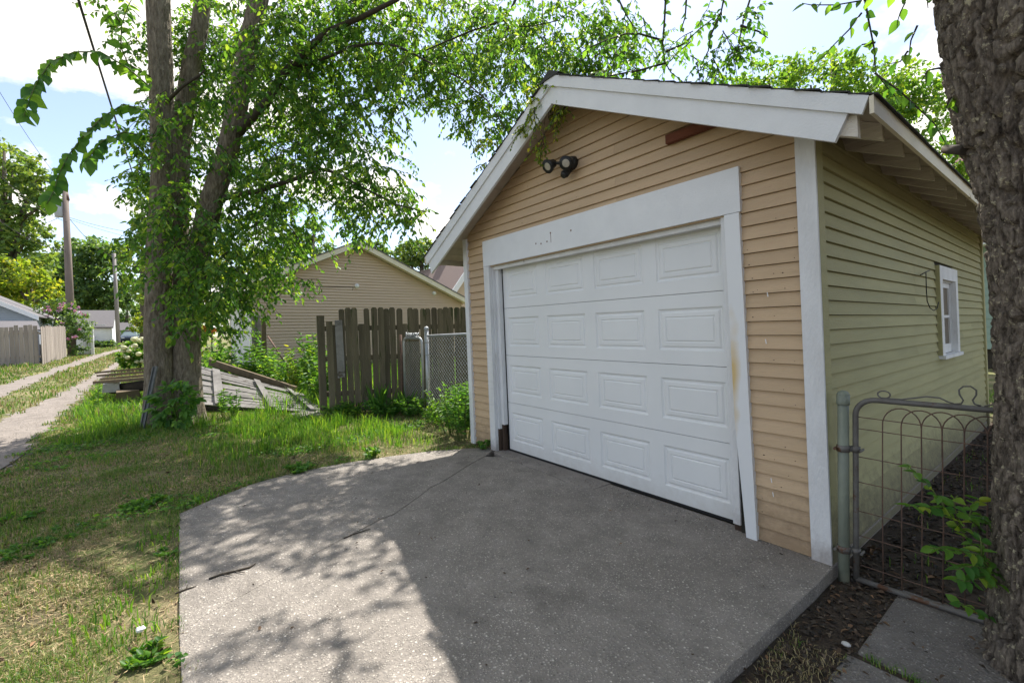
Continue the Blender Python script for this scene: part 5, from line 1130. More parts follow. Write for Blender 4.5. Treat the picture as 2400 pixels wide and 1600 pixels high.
limb(m, A_([(2330, -150), (2250, -300), (2060, -420), (1800, -420), (1650, -260), (1575, -80), (1560, 0)], 2.3, 3.9), .10, .016, 9)
B1 = [A_([(1560, 0), (1557, 55), (1553, 100), (1558, 145), (1572, 170), (1600, 192)], 3.9, 3.9), A_([(1556, 96), (1500, 80), (1465, 80), (1420, 95), (1380, 112), (1355, 130)], 3.9, 4.0), A_([(1440, -20), (1470, 40), (1497, 80)], 3.9, 3.9),
      A_([(1560, 148), (1500, 165), (1430, 178), (1395, 205), (1368, 232)], 3.9, 4.0), A_([(1560, 122), (1600, 105), (1640, 68), (1690, 30)], 3.9, 3.8), A_([(1770, -40), (1745, 40), (1735, 85), (1728, 130)], 3.6, 3.6), A_([(1690, 30), (1665, 85), (1660, 120), (1640, 160)], 3.8, 3.8), A_([(1700, -20), (1690, 30), (1670, 60)], 3.7, 3.8), A_([(1735, 60), (1780, 75), (1800, 90)], 3.6, 3.6), A_([(1610, -20), (1606, 40), (1595, 75)], 3.9, 3.9)]
B2 = [A_([(2200, -120), (2110, -20), (2030, 0), (1960, 12), (1900, 12), (1880, 8)], 2.5, 2.8), A_([(2027, 0), (2036, 50), (2048, 110), (2052, 170), (2075, 200), (2105, 235)], 2.7, 2.7), A_([(2020, 30), (1990, 70), (1950, 110), (1925, 140)], 2.7, 2.9), A_([(2120, -60), (2130, -10), (2110, 30), (2100, 62)], 2.5, 2.6), A_([(2170, -40), (2175, 20)], 2.4, 2.4),
      A_([(2052, 100), (2020, 105), (2015, 112)], 2.7, 2.75), A_([(2150, 60), (2135, 95), (2130, 130)], 2.5, 2.6), A_([(2235, 165), (2200, 160), (2175, 165), (2160, 190)], 2.0, 2.1), A_([(2248, 215), (2225, 232), (2215, 262)], 1.95, 2.0), A_([(2050, 172), (2110, 215), (2190, 290), (2230, 360)], 2.7, 2.5), A_([(2128, 120), (2110, 145), (2085, 150)], 2.55, 2.6),
      A_([(1830, 200), (1835, 215), (1872, 232)], 3.0, 3.0)]
for b in B1: limb(m, b, .010, .003, 6)
for b in B2[:-1]: limb(m, b, .006, .002, 5)
m.tube([at(2262, 352, 1.95), at(2215, 350, 2.05)], [.022, .018], 10)
m.build('branches', MAT['twig'], NT)['kind'] = 'stuff'
lv = [spray(b, .066, .045, False, .45) for b in B1]+[spray(b, .068, .05, False, .6) for b in B2]
l2, st = crown([(1420, 130, 4.0, 70, 60, .3, 16), (1480, 40, 4.0, 60, 50, .3, 10), (1600, 160, 4.0, 70, 50, .3, 22), (1690, 90, 3.8, 70, 90, .4, 30), (1650, 40, 3.9, 50, 40, .3, 10), (1440, 210, 4.1, 70, 25, .3, 16), (1510, 190, 4.1, 60, 30, .3, 14), (1700, 170, 3.9, 60, 40, .3, 18)], .055, .2, 6, .4, .6, 5, .4)
add_part('crown', cat(lv+[l2]), 'leaf_big', NT, 'stuff'); add_part('twigs', st, 'twig', NT, 'stuff')
# its crown above the picture, shading the side yard
n = 900; u = rnd_unit(n)*(NR.uniform(.2, 1, n)**(1/2.2))[:, None]
P = np.array([5.0, .2, 7.6])+u*np.array([3.6, 4.0, 1.9]); lv, st = twigs(P, u+NR.normal(size=(n, 3))*.6, np.full(n, .9), 6, .2, .3, .5)
add_part('crown', lv, 'leaf_big', NT, 'stuff')
# bright sapling at its foot
SB = thing('elm_sapling', 'bright green leafy sapling sprouting between the ornamental gate and the near trunk', 'sapling', onground(2330, 2.0))
SS = [A_([(2350, 1420), (2300, 1300), (2255, 1245), (2215, 1190), (2180, 1140), (2150, 1110), (2125, 1088)], 1.95, 2.0), A_([(2255, 1245), (2240, 1200), (2235, 1170), (2245, 1160)], 1.97, 1.95), A_([(2340, 1330), (2300, 1300), (2250, 1290), (2210, 1285), (2180, 1283)], 1.92, 1.9), A_([(2345, 1350), (2310, 1330), (2270, 1325), (2240, 1335)], 1.9, 1.88),
      A_([(2300, 1300), (2300, 1270), (2296, 1255)], 1.9, 1.9), A_([(2345, 1370), (2310, 1350), (2265, 1362), (2240, 1355)], 1.88, 1.86), A_([(2300, 1240), (2270, 1215), (2280, 1180), (2300, 1165)], 2.0, 2.02), A_([(2325, 1450), (2270, 1420), (2240, 1410)], 1.9, 1.9), A_([(2215, 1190), (2170, 1190), (2130, 1184)], 1.98, 1.95), A_([(2335, 1230), (2310, 1220), (2295, 1200)], 2.02, 2.02)]
add_part('foliage', cat([spray(s, .058, .030, True, .15, .5) for s in SS]), 'leaf_bright', SB)
m = MB()
for s in SS: limb(m, s, .004, .0018, 5)
m.build('stem', MAT['stem'], SB)

# ------------------------------------------------------------------ trees farther off
def bgtree(name, label, px, d, base_r, clumps, n, ls, mt, group='trees and shrubs around the gardens', limbs=True, cat_='tree', tight=.33):
    b = onground(px, d); t = thing(name, label, cat_, b, group); k = d/FPX
    top = min(c[1]-c[3]*.3 for c in clumps); tc_ = at(px, top, d)
    m = MB(); mid = b.lerp(tc_, .5)+Vector((RND.uniform(-.3, .3), RND.uniform(-.3, .3), 0))
    m.tube([b-Vector((0, 0, .2)), b+Vector((0, 0, .4)), mid, tc_], [base_r*1.4, base_r, base_r*.7, base_r*.2], 9); m.build('trunk', MAT['bark_far'], t)
    if limbs:
        m = MB()
        for (cx, cy, rx, ry) in clumps:
            e = at(cx, cy, d); s = b.lerp(tc_, RND.uniform(.3, .6)); m.tube([s, s.lerp(e, .5)+Vector((0, 0, .05*(e-s).length)), e], [base_r*.5, base_r*.35, base_r*.12], 6)
        m.build('limbs', MAT['bark_far'], t)
    A = sum(c[2]*c[3] for c in clumps); Ps = []
    for (cx, cy, rx, ry) in clumps:
        q = max(8, int(n*rx*ry/A)); nc = max(3, int(q/26)); cen, u = px_ell(cx, cy, d, rx*.9, ry*.9, (rx+ry)*.5*k, nc, .25)
        w = cen[NR.integers(0, nc, q)]; r = (rx*ry)**.5*k*tight*NR.uniform(.4, 1, q)[:, None]
        Ps.append(w+rnd_unit(q)*(NR.uniform(0, 1, q)**.5)[:, None]*r*np.array([1, 1, .62]))
    P = np.concatenate(Ps); q = len(P); L = ls*NR.uniform(.6, 1.3, q)
    add_part('crown', simple_leaf(P, NR.normal(size=(q, 3))+np.array([0, 0, -.5]), NR.normal(size=(q, 3))*.6+np.array([0, 0, 1.0]), L, L*.62), mt, t, smooth=False)
    return t
bgtree('maple_tree', 'tall broad tree at the left edge rising above the alley board fence', 10, 34, .40, [(30, 400, 75, 70), (-60, 380, 90, 90), (60, 470, 60, 60), (-20, 520, 90, 80), (70, 550, 55, 45), (20, 620, 90, 60), (100, 480, 25, 30), (-90, 560, 90, 90), (85, 420, 30, 40), (0, 600, 120, 60)], 14000, .34, 'leaf_far')
bgtree('shade_tree', 'low yellow green tree between the left edge and the nearer pole', 70, 31, .2, [(60, 660, 70, 50), (110, 690, 45, 40), (20, 650, 60, 60), (-30, 690, 60, 50)], 4200, .30, 'leaf_yel')
bgtree('maple_tree', 'dark rounded tree behind the two poles, over the white garage', 215, 64, .4, [(215, 600, 60, 55), (175, 640, 45, 55), (250, 650, 50, 60), (200, 700, 60, 40), (262, 600, 30, 35), (165, 590, 30, 35), (280, 690, 30, 40), (215, 690, 90, 50), (140, 660, 40, 60)], 12000, .55, 'leaf_dark')
bgtree('shade_tree', 'pale narrow tree seen just left of the elm trunk', 335, 58, .3, [(330, 470, 28, 40), (345, 540, 35, 40), (325, 600, 35, 50), (340, 690, 30, 60)], 3200, .5, 'leaf_far')
bgtree('shade_tree', 'small yellow green tree over the parked car', 328, 52, .15, [(330, 745, 24, 22), (322, 770, 18, 14), (345, 760, 22, 26)], 1300, .30, 'leaf_yel')
bgtree('shade_tree', 'distant tree behind the far shed and the parked car', 300, 110, .5, [(300, 720, 50, 45), (270, 760, 40, 25), (350, 740, 40, 40)], 3000, .8, 'leaf_dark')
bgtree('shade_tree', 'bluish green tree rising behind the left slope of the tan roof', 735, 32, .3, [(735, 545, 32, 30), (740, 590, 45, 35), (690, 600, 40, 40), (650, 620, 50, 50), (700, 560, 30, 30)], 4200, .26, 'leaf_dark')
bgtree('shade_tree', 'dark little tree right behind the ridge of the tan garage', 880, 30, .2, [(875, 580, 40, 18), (900, 600, 40, 20), (850, 590, 25, 15)], 1800, .22, 'leaf_dark')
bgtree('maple_tree', 'rounded mid green tree behind the right slope of the tan roof', 990, 27, .25, [(985, 585, 55, 32), (1020, 620, 55, 35), (955, 600, 40, 30), (1060, 620, 40, 40), (1045, 580, 30, 25)], 5200, .22, 'leaf_far')
bgtree('shade_tree', 'yellow green sunlit tree standing behind the peach garage roof', 1950, 13.5, .22, [(1900, 200, 150, 60), (2030, 215, 130, 70), (1800, 190, 100, 45), (2130, 290, 110, 80), (2010, 290, 120, 60), (2190, 390, 90, 70), (2080, 400, 120, 80), (1960, 150, 60, 30), (2250, 420, 70, 60), (1745, 205, 50, 25), (2120, 230, 90, 50)], 19000, .13, 'leaf_fresh')
bgtree('shade_tree', 'bushy tree between the tan garage and the elm, behind leaves', 560, 24, .2, [(560, 620, 80, 60), (500, 660, 50, 60), (620, 640, 50, 40)], 3000, .22, 'leaf_yel')
bgtree('shade_tree', 'low trees closing the view left of the board fence', -60, 60, .4, [(-60, 660, 120, 80), (-160, 600, 120, 120)], 3000, .6, 'leaf_dark')
# far wood line all round so that no bare horizon shows
q = 16000; an = NR.uniform(0, 2*math.pi, q); rr = NR.uniform(120, 165, q); hh = (7+4*np.sin(an*9)+3*np.sin(an*23+1))*NR.uniform(0, 1, q)**.7
P = np.stack([rr*np.cos(an), rr*np.sin(an), .8+hh], -1); L = NR.uniform(1.2, 2.6, q)
fw = link('far_wood', mesh_np('far_wood', *simple_leaf(P, NR.normal(size=(q, 3)), NR.normal(size=(q, 3)), L, L*.7)), MAT['leaf_dark']); tag(fw, 'dark line of distant trees closing the horizon', 'wood', kind='stuff')

# ------------------------------------------------------------------ shrubs and flowers
def flowers(root, pts, r, mt, name='flower', k=7):
    for p in pts:
        n = k; P = np.tile(np.array(p), (n, 1)); D = rnd_unit(n)+np.array([0, 0, .3]); L = np.full(n, r)
        add_part(name, simple_leaf(P, D, rnd_unit(n), L, L*.8), mt, root)
ros = bgtree('flowering_shrub', 'pink flowering shrub at the foot of the nearer pole', 140, 25, .05, [(130, 745, 42, 45), (165, 760, 38, 50), (110, 790, 30, 35), (175, 800, 24, 40), (150, 715, 30, 25), (190, 755, 18, 30)], 5200, .13, 'leaf_dark', cat_='shrub', limbs=False)
P, u = px_ell(145, 755, 24.4, 55, 50, .5, 46, .7); flowers(ros, P, .12, 'flower_pink')
hd = bgtree('hedge', 'clipped green hedge in front of the far white garage', 240, 41, .04, [(222, 807, 12, 10), (240, 807, 12, 10), (258, 807, 12, 10)], 2600, .16, 'leaf_dark', cat_='hedge', limbs=False, tight=.5)
hyd = bgtree('hydrangea', 'hydrangea with pale cream flower heads left of the elm trunk', 325, 15.5, .03, [(320, 820, 28, 30), (300, 840, 20, 22), (338, 835, 26, 34)], 2400, .11, 'weed', cat_='shrub', limbs=False)
P, u = px_ell(320, 820, 15.2, 32, 30, .3, 34, .75)
for p in P: MB().ball(p, RND.uniform(.055, .085), 8, 6, (1, 1, .85)).build('flower_head', MAT['flower_white'], hyd)
yb = bgtree('yellow_shrub', 'yellow green shrub showing right of the elm trunk before the tan garage', 500, 11.8, .03, [(495, 735, 30, 24), (520, 720, 26, 22), (480, 760, 22, 30)], 1500, .09, 'leaf_yel', cat_='shrub', limbs=False)
bgtree('shade_tree', 'broad green tree filling the gap left of the nearer pole', 120, 75, .4, [(110, 640, 60, 50), (150, 690, 60, 40), (60, 690, 60, 50)], 5000, .7, 'leaf_far')
def weed(name, label, base, h, spread, ns, lL, mt='weed', group='weeds along the fences', cat_='weed', flop=.4, per=11, ratio=.35):
    t = thing(name, label, cat_, base, group); lv = []; m = MB(); base = Vector(base)
    for i in range(ns):
        an = RND.uniform(0, 6.28); rr = spread*RND.uniform(.15, 1)**.7; hh = h*RND.uniform(.55, 1.05)
        p0 = base+Vector((math.cos(an)*rr*.35, math.sin(an)*rr*.35, 0)); p2 = base+Vector((math.cos(an)*rr, math.sin(an)*rr, hh)); p1 = p0.lerp(p2, .5)+Vector((0, 0, hh*.08))
        pts = [p0, p1, p2]; m.tube(pts, [.005, .004, .002], 4, False); lv.append(spray([p0.lerp(p1, .4), p1, p2], lL, hh*.75/per, True, flop-.3, ratio))
    add_part('foliage', cat(lv), mt, t); m.build('stem', MAT['stem'], t); return t
cw = gnd(1075, 1035)
weed('corner_weed', 'bushy weed growing against the left corner of the peach garage', Vector((-.80, -.02, 0)), .74, .30, 30, .075, 'leaf_big', per=13)
weed('corner_weed', 'yellow green weed in front of the chain link panel', Vector((-1.15, .02, 0)), .62, .36, 26, .07, 'weed', per=12)
weed('corner_weed', 'low pale weed beside the steel post of the chain link fence', Vector((-1.9, .15, 0)), .38, .35, 20, .06, 'weed')
weed('door_weed', 'tiny weed at the foot of the left door casing', Vector((-.26, -.06, 0)), .12, .10, 9, .045, 'leaf_big', per=5, ratio=.6)
def up(px, d): return onground(px, d)
for (px, py, h_, sp_, n_w, lL_, mt_, lb) in ((325, 1192, .05, .16, 14, .040, 'leaf_big', 'low broad leaved weed at the left corner of the driveway'), (360, 1175, .05, .12, 9, .036, 'weed', 'small bright weed touching the curved rim of the driveway'),
        (150, 1262, .04, .22, 14, .032, 'leaf_big', 'spreading weed patch in the middle of the worn lawn'), (40, 1215, .04, .18, 9, .032, 'leaf_big', 'spreading weed patch near the left picture edge'),
        (350, 1550, .05, .09, 13, .038, 'weed', 'little weed beside the straight driveway edge, nearest the viewer'), (395, 1300, .04, .08, 6, .026, 'leaf_big', 'little weed halfway along the straight driveway edge'),
        (60, 1300, .04, .17, 9, .030, 'leaf_big', 'dark leafy weed low at the left picture edge'), (870, 1075, .11, .10, 12, .05, 'weed', 'bright grassy weed on the rear rim of the driveway'), (700, 1105, .07, .15, 14, .045, 'leaf_big', 'flat weed along the upper rim of the driveway')):
    weed('lawn_weed', lb, gnd(px, py), h_, sp_, n_w, lL_, mt_, 'weeds in the lawn', per=5, ratio=.6, flop=.2)
weed('tall_weed', 'tall weed against the tan wall left of the picket fence', up(735, 9.6), 1.35, .42, 20, .15, 'weed')
weed('tall_weed', 'bright weed behind the upper edge of the fallen planks', up(690, 9.9), .85, .45, 24, .12, 'weed')
weed('tall_weed', 'broad weed clump behind the long timber', up(640, 10.3), 1.0, .5, 26, .13, 'weed')
weed('tall_weed', 'pale weed before the overhead door of the tan garage', up(570, 10.8), 1.05, .5, 26, .13, 'weed')
weed('tall_weed', 'leafy weed beside the elm trunk in front of the day lilies', up(515, 10.9), 1.15, .45, 24, .13, 'leaf_big')
weed('tall_weed', 'weed pressed against the left end of the picket fence', up(745, 8.6), .95, .35, 24, .12, 'weed')
weed('tall_weed', 'thin weed with a yellow tip near the grey post stumps', up(685, 9.4), 1.15, .16, 6, .10, 'leaf_yel')
weed('tall_weed', 'dark weed in the gap between planks and tan wall', up(600, 11.2), .8, .6, 28, .14, 'leaf_big')
weed('vine_weed', 'vine climbing the grey post stump by the tan corner', up(605, 10.9), 1.45, .22, 14, .11, 'weed')
weed('tall_weed', 'lone upright weed in front of the fallen planks', up(543, 7.5), .62, .10, 5, .08, 'leaf_big', per=9)
weed('tall_weed', 'second upright weed in front of the fallen planks, nearer the trunk', up(515, 7.5), .50, .10, 5, .08, 'leaf_big', per=9)
weed('tall_weed', 'slim weed standing at the alley edge left of the stake', up(222, 8.3), .62, .06, 3, .07, 'weed', per=12)
weed('bush_weed', 'dense green weed along the foot of the picket fence', up(900, 7.55), .30, .45, 30, .08, 'leaf_big')
weed('bush_weed', 'leafy weed at the foot of the narrow chain link gate', up(965, 7.35), .32, .32, 22, .07, 'leaf_big')
weed('bush_weed', 'low weed at the left foot of the picket fence', up(800, 7.5), .22, .4, 20, .07, 'weed')
dl = weed('day_lilies', 'orange day lilies right of the elm trunk', up(490, 11.6), .95, .4, 24, .20, 'weed', cat_='flowers', ratio=.12)
P, u = px_ell(492, 772, 11.4, 16, 9, .2, 9); flowers(dl, P, .10, 'flower_orange')
for i, (px, lb) in enumerate(((888, 'sword leaved iris clump in front of the picket fence'), (950, 'smaller iris clump left of the narrow gate'), (985, 'iris clump right at the foot of the narrow gate'))):
    b = up(px, 7.5); t = thing('iris_clump', lb, 'plant', b, 'iris clumps at the fence'); n = 26-6*i
    P = np.tile(np.array(b), (n, 1))+np.concatenate([NR.normal(size=(n, 2))*.06, np.zeros((n, 1))], 1); D = NR.normal(size=(n, 3))*.22+np.array([0, 0, 1.0])
    L = NR.uniform(.35, .62, n)*(1-.15*i); add_part('leaves', leaf_geo(P, D, rnd_unit(n), L, L*.07, .1, .12), 'leaf_big', t)
# maple seedling at the tree foot: three lobed leaves
ms = thing('maple_seedling', 'maple seedling with broad lobed leaves at the foot of the elm', 'plant', up(415, 6.75))
P, u = px_ell(410, 945, 6.7, 48, 58, .22, 120, .3); D0 = unit(u@np.stack([cr, cu, cf])+np.array([0, 0, -.35])+NR.normal(size=u.shape)*.3); N0 = unit(np.array([0, 0, 1.0])-cf*.6+NR.normal(size=u.shape)*.3); S0 = np.cross(D0, N0)
L = NR.uniform(.085, .15, 120)
add_part('foliage', cat([leaf_geo(P, D0, N0, L, L*.6, .12, .15), leaf_geo(P, D0*.62+S0*.8, N0, L*.8, L*.45, .12, .15), leaf_geo(P, D0*.62-S0*.8, N0, L*.8, L*.45, .12, .15), leaf_geo(P, D0*-.05+S0, N0, L*.5, L*.3, .1, .1), leaf_geo(P, D0*-.05-S0, N0, L*.5, L*.3, .1, .1)]), 'leaf_big', ms)
m = MB(); b = np.array(up(415, 6.8))
for i in range(0, 120, 6): m.tube([b, (b+P[i])/2+np.array([0, 0, .05]), P[i]], [.005, .004, .002], 4, False)
m.build('stem', MAT['stem'], ms)
# grey post stumps and leaning stick before the tan wall
for (px, py0, py1, d, w, mt, lb) in ((596, 850, 735, 11.2, .10, 'greywood', 'left grey post stump before the tan garage corner'), (607, 850, 738, 11.25, .09, 'greywood', 'middle grey post stump before the tan garage corner'), (619, 850, 748, 11.1, .09, 'brownwood', 'right brown post stump wound with vine')):
    b = up(px, d); tp_ = at(px-2, py1, d); tag(MB().bar((b.x, b.y, b.z-.1), tp_, w, w, (0, 1, 0)).build('post_stump', MAT[mt]), lb, 'post', 'post stumps by the tan garage')
tag(MB().tube([at(628, 788, 11.6), at(668, 850, 11.2)], .022, 6).build('pipe', MAT['rust_wire']), 'dark rusty pipe leaning before the tan wall', 'pipe')
tag(MB().tube([at(632, 830, 11.0), at(645, 846, 10.9), at(664, 858, 10.9)], .03, 6).build('hose', MAT['cable']), 'black bent hose lying against the tan wall foot', 'hose')
# ------------------------------------------------------------------ grass, litter and small things on the ground
def vnoise(x, y, s, seed):
    r = np.random.default_rng(seed); v = np.zeros_like(x)
    for k in range(7):
        a = r.uniform(0, 6.28); f = s*r.uniform(.5, 1.8); v += np.sin((x*math.cos(a)+y*math.sin(a))*f+r.uniform(0, 6.28))
    return v/4.0
SLP = np.array(SLAB_OUT+[(3.2, .1), (3.2, -2.97)])
def inpoly(x, y, P):
    c = np.zeros(len(x), bool); j = len(P)-1
    for i in range(len(P)):
        xi, yi = P[i]; xj, yj = P[j]; k = ((yi > y) != (yj > y)) & (x < (xj-xi)*(y-yi)/(yj-yi+1e-12)+xi); c ^= k; j = i
    return c
def on_track(x, y, mg=.0):
    l1 = np.interp(x, [-60, -34, -18, -10.4, -7.3, -2, 3], [-3.8, -4.3, -4.78, -4.98, -5.21, -5.9, -6.4]); r1 = np.interp(x, [-60, -34, -20, -12, -7, -2.7, 3], [-3.4, -4.0, -4.35, -4.5, -4.42, -4.36, -4.45])
    l2 = np.interp(x, [-70, -41.5, -22.3, -14.3, -11, 3], [-5.2, -5.6, -6.3, -6.58, -6.9, -7.4]); r2 = np.interp(x, [-60, -34, -19.6, -11.4, -7, 3], [-4.6, -5.1, -5.85, -5.95, -6.3, -6.5])
    w = .07*np.sin(x*5.3)+.05*np.sin(x*13+y*9)
    return ((y > l1+mg+w) & (y < r1-mg+w)) | ((y > l2+mg+w) & (y < r2-mg+w))
def blades(x, y, h, w, lean=.45, gz=None):
    n = len(x); z = ground_h(x, y) if gz is None else gz; P = np.stack([x, y, z-.003], -1); a = NR.uniform(0, 6.283, n); S = np.stack([np.cos(a), np.sin(a), np.zeros(n)], -1)
    b = NR.uniform(0, 6.283, n); D = np.stack([np.cos(b), np.sin(b), np.zeros(n)], -1)*(NR.uniform(.05, 1, n)*lean)[:, None]; h = h[:, None]; w = w[:, None]
    up_ = np.array([0, 0, 1.0]); m = P+(up_*.62+D*.35)*h; t = P+(up_*(1-.35*np.linalg.norm(D, axis=1, keepdims=True))+D*1.25)*h
    V = np.stack([P-S*w*.5, P+S*w*.5, m+S*w*.38, m-S*w*.38, t], 1).reshape(-1, 3); k = (np.arange(n)*5)[:, None]
    return V, k+np.array([[0, 1, 2, 3]]), k+np.array([[3, 2, 4]])
def grass_obj(name, label, x, y, h, w, mt, lean=.45, gz=None):
    V, Q, Tt = blades(x, y, h, w, lean, gz); me = bpy.data.meshes.new(name); me.vertices.add(len(V)); me.vertices.foreach_set('co', V.astype(np.float32).ravel())
    lp = np.concatenate([Q.ravel(), Tt.ravel()]).astype(np.int32); me.loops.add(len(lp)); me.loops.foreach_set('vertex_index', lp)
    ls = np.concatenate([np.arange(len(Q))*4, len(Q)*4+np.arange(len(Tt))*3]).astype(np.int32); me.polygons.add(len(ls)); me.polygons.foreach_set('loop_start', ls); me.update(calc_edges=True)
    return tag(link(name, me, MAT[mt]), label, kind='stuff')
def scatter(n, x0, x1, y0, y1): return NR.uniform(x0, x1, n), NR.uniform(y0, y1, n)
# near lawn
x, y = scatter(520000, -8.5, 3.1, -5.0, .9)
dist = np.hypot(x-CAMP[0], y-CAMP[1]); keep = NR.uniform(0, 1, len(x)) < np.clip(3.2/dist, .28, 1)
edge_n = .06*np.sin(x*17+y*11)+.05*np.sin(x*7-y*23)
sx = SLP[:, 0].copy(); keep &= ~inpoly(x+edge_n*.4, y+edge_n*.4, SLP) & ~on_track(x, y, .03) & ~((x > -.62) & (y > -.03)) & ~((x > 1.95) & (y < -2.9))
bare = vnoise(x, y, 2.6, 5)+.5*vnoise(x, y, 8, 6)
dirt_ = np.exp(-((y+3.1)/.16)**2)*((x > -.5) & (x < 2.2))+np.exp(-(((x+.1)/.45)**2+((y+3.25)/.3)**2))+.7*np.exp(-(((x+.85)/.25)**2+((y+.7)/.7)**2))
tall = np.exp(-(((x+2.75)/1.5)**2+((y+1.7)/.75)**2))+.9*np.exp(-(((x+5.2)/1.4)**2+((y+3.3)/.7)**2))
worn = np.exp(-(((x-.8)/1.5)**2+((y+3.35)/.6)**2))+.8*np.exp(-(((x+.95)/.35)**2+((y+.9)/.9)**2))
keep &= NR.uniform(0, 1, len(x)) < np.clip(.60-.34*bare-.34*worn+.9*tall-.55*dirt_, .05, 1)
x, y, tall, worn, bare = x[keep], y[keep], tall[keep], worn[keep], bare[keep]
cl_ = vnoise(x, y, 5, 9)+.6*vnoise(x, y, 13, 10)
h = (.022+.028*NR.uniform(0, 1, len(x)))*(1+.5*np.clip(cl_, -.6, 1))+np.clip(tall, 0, 1)*np.clip(.55+cl_, .05, 1.4)*.115*NR.uniform(.4, 1.2, len(x))
dry = NR.uniform(0, 1, len(x)) < np.clip(.40+.30*vnoise(x, y, 1.7, 21)+.38*worn-.5*tall, .03, .93)
dd = np.hypot(x-CAMP[0], y-CAMP[1]); w = .0020+.00065*dd+.010*(h-.03).clip(0)
g_ = ~dry
grass_obj('grass', 'green lawn grass left of the driveway', x[g_], y[g_], h[g_], w[g_], 'grass')
grass_obj('dry_grass', 'dry straw coloured grass in the worn lawn', x[dry], y[dry], h[dry]*.75, w[dry], 'straw', .9)
# flat thatch of cut and dead blades between the living grass
x, y = scatter(260000, -7, 2.6, -4.6, .5); dd = np.hypot(x-CAMP[0], y-CAMP[1]); k = ~inpoly(x+.03*np.sin(x*19), y+.03*np.sin(y*23), SLP) & ~on_track(x, y, .0) & ~((x > -.62) & (y > -.03)) & ~((x > 1.95) & (y < -2.93)) & (NR.uniform(0, 1, len(x)) < np.clip(2.6/dd, .1, .85)*np.clip(.75-.5*vnoise(x, y, 2.6, 5)-.6*np.exp(-((y+3.1)/.16)**2)*(x > -.5), .04, 1))
x, y, dd = x[k], y[k], dd[k]; n = len(x); P = np.stack([x, y, ground_h(x, y)+NR.uniform(.002, .016, n)], -1); L = NR.uniform(.018, .055, n); A = NR.normal(size=(n, 3))*np.array([1, 1, .16])
tag(link('thatch', mesh_np('thatch', *simple_leaf(P, A, NR.normal(size=(n, 3))*.4+np.array([0, 0, 1.0]), L, .0022+.0006*dd)), MAT['thatch']), 'thatch of dead straw lying in the lawn', kind='stuff')
# grass creeping over the rim of the slab
ex, ey = [], []
rim = [tuple(p) for p in SLAB_OUT[:-1]]+[]
for (a, b), (c, d) in list(zip(rim[:-1], rim[1:]))+[((-.28, -2.95), (1.9, -2.985))]:
    m_ = int(260*math.hypot(c-a, d-b)); t = NR.uniform(0, 1, m_); kk = vnoise(a+(c-a)*t, b+(d-b)*t, 6, 71) > (-.1 if b > -2.9 else .45); t = t[kk]; ex.append(a+(c-a)*t+NR.normal(size=len(t))*.022-.012); ey.append(b+(d-b)*t+NR.normal(size=len(t))*.022+(0 if b > -2.9 else -.02))
ex = np.concatenate(ex); ey = np.concatenate(ey); grass_obj('grass', 'grass creeping over the rim of the driveway', ex, ey, NR.uniform(.015, .055, len(ex)), np.full(len(ex), .0042), 'grass', 1.0, np.full(len(ex), -.004))
# extra short turf close to the viewer
x, y = scatter(120000, -2.2, 2.45, -4.5, -2.9); kk = ~inpoly(x, y, SLP) & ~((x > 1.95) & (y < -2.9)); x, y = x[kk], y[kk]
pt = vnoise(x, y, 4.5, 81)+.7*vnoise(x, y, 11, 82); kk = NR.uniform(0, 1, len(x)) < np.clip(.42+.5*pt-.75*np.exp(-((y+3.08)/.13)**2), .04, 1); x, y, pt = x[kk], y[kk], pt[kk]
dr = NR.uniform(0, 1, len(x)) < np.clip(.58-.35*pt, .12, .95); hh = NR.uniform(.012, .042, len(x))*(1+.35*np.clip(pt, -.5, 1))
grass_obj('grass', 'short green turf in the near left corner', x[~dr], y[~dr], hh[~dr], np.full((~dr).sum(), .0027), 'grass', .9)
grass_obj('dry_grass', 'short dry turf in the near left corner', x[dr], y[dr], hh[dr], np.full(dr.sum(), .0024), 'straw', 1.2)
# tufts of tall grass
tx, ty, th = [], [], []
for k in range(150):
    cx, cy = NR.uniform(-4.6, -1.3), NR.uniform(-2.6, -.45)
    if k > 110: cx, cy = NR.uniform(-6.5, -4.0), NR.uniform(-4.0, -2.9)
    if cx > -1.6 and cy < -1.4 and k <= 110: continue
    n = NR.integers(25, 60); r = NR.uniform(.04, .14); tx.append(cx+NR.normal(size=n)*r); ty.append(cy+NR.normal(size=n)*r); th.append(NR.uniform(.08, .26, n)*NR.uniform(.7, 1.15))
for cx, cy, hh in ((-2.55, -1.75, .22), (-2.35, -1.7, .2), (-2.1, -1.55, .17), (-2.75, -1.5, .2), (-3.0, -1.2, .22), (-1.1, -.75, .13), (-.95, -.45, .12), (-3.7, -1.35, .24), (-3.3, -1.45, .24), (-2.9, -1.9, .18), (-.55, -2.75, .09), (1.35, -3.12, .08), (.75, -3.1, .07), (1.1, -3.25, .08), (.2, -3.06, .07)):
    n = 90; tx.append(cx+NR.normal(size=n)*.09); ty.append(cy+NR.normal(size=n)*.09); th.append(NR.uniform(.4, 1.1, n)*hh)
tx, ty, th = map(np.concatenate, (tx, ty, th)); k = ~inpoly(tx, ty, SLP) & ~((tx > -.6) & (ty > -.03)); tx, ty, th = tx[k], ty[k], th[k]
grass_obj('tall_grass', 'tufts of long bright grass between the elm and the driveway', tx, ty, th, np.full(len(tx), .0075), 'weed', .55)
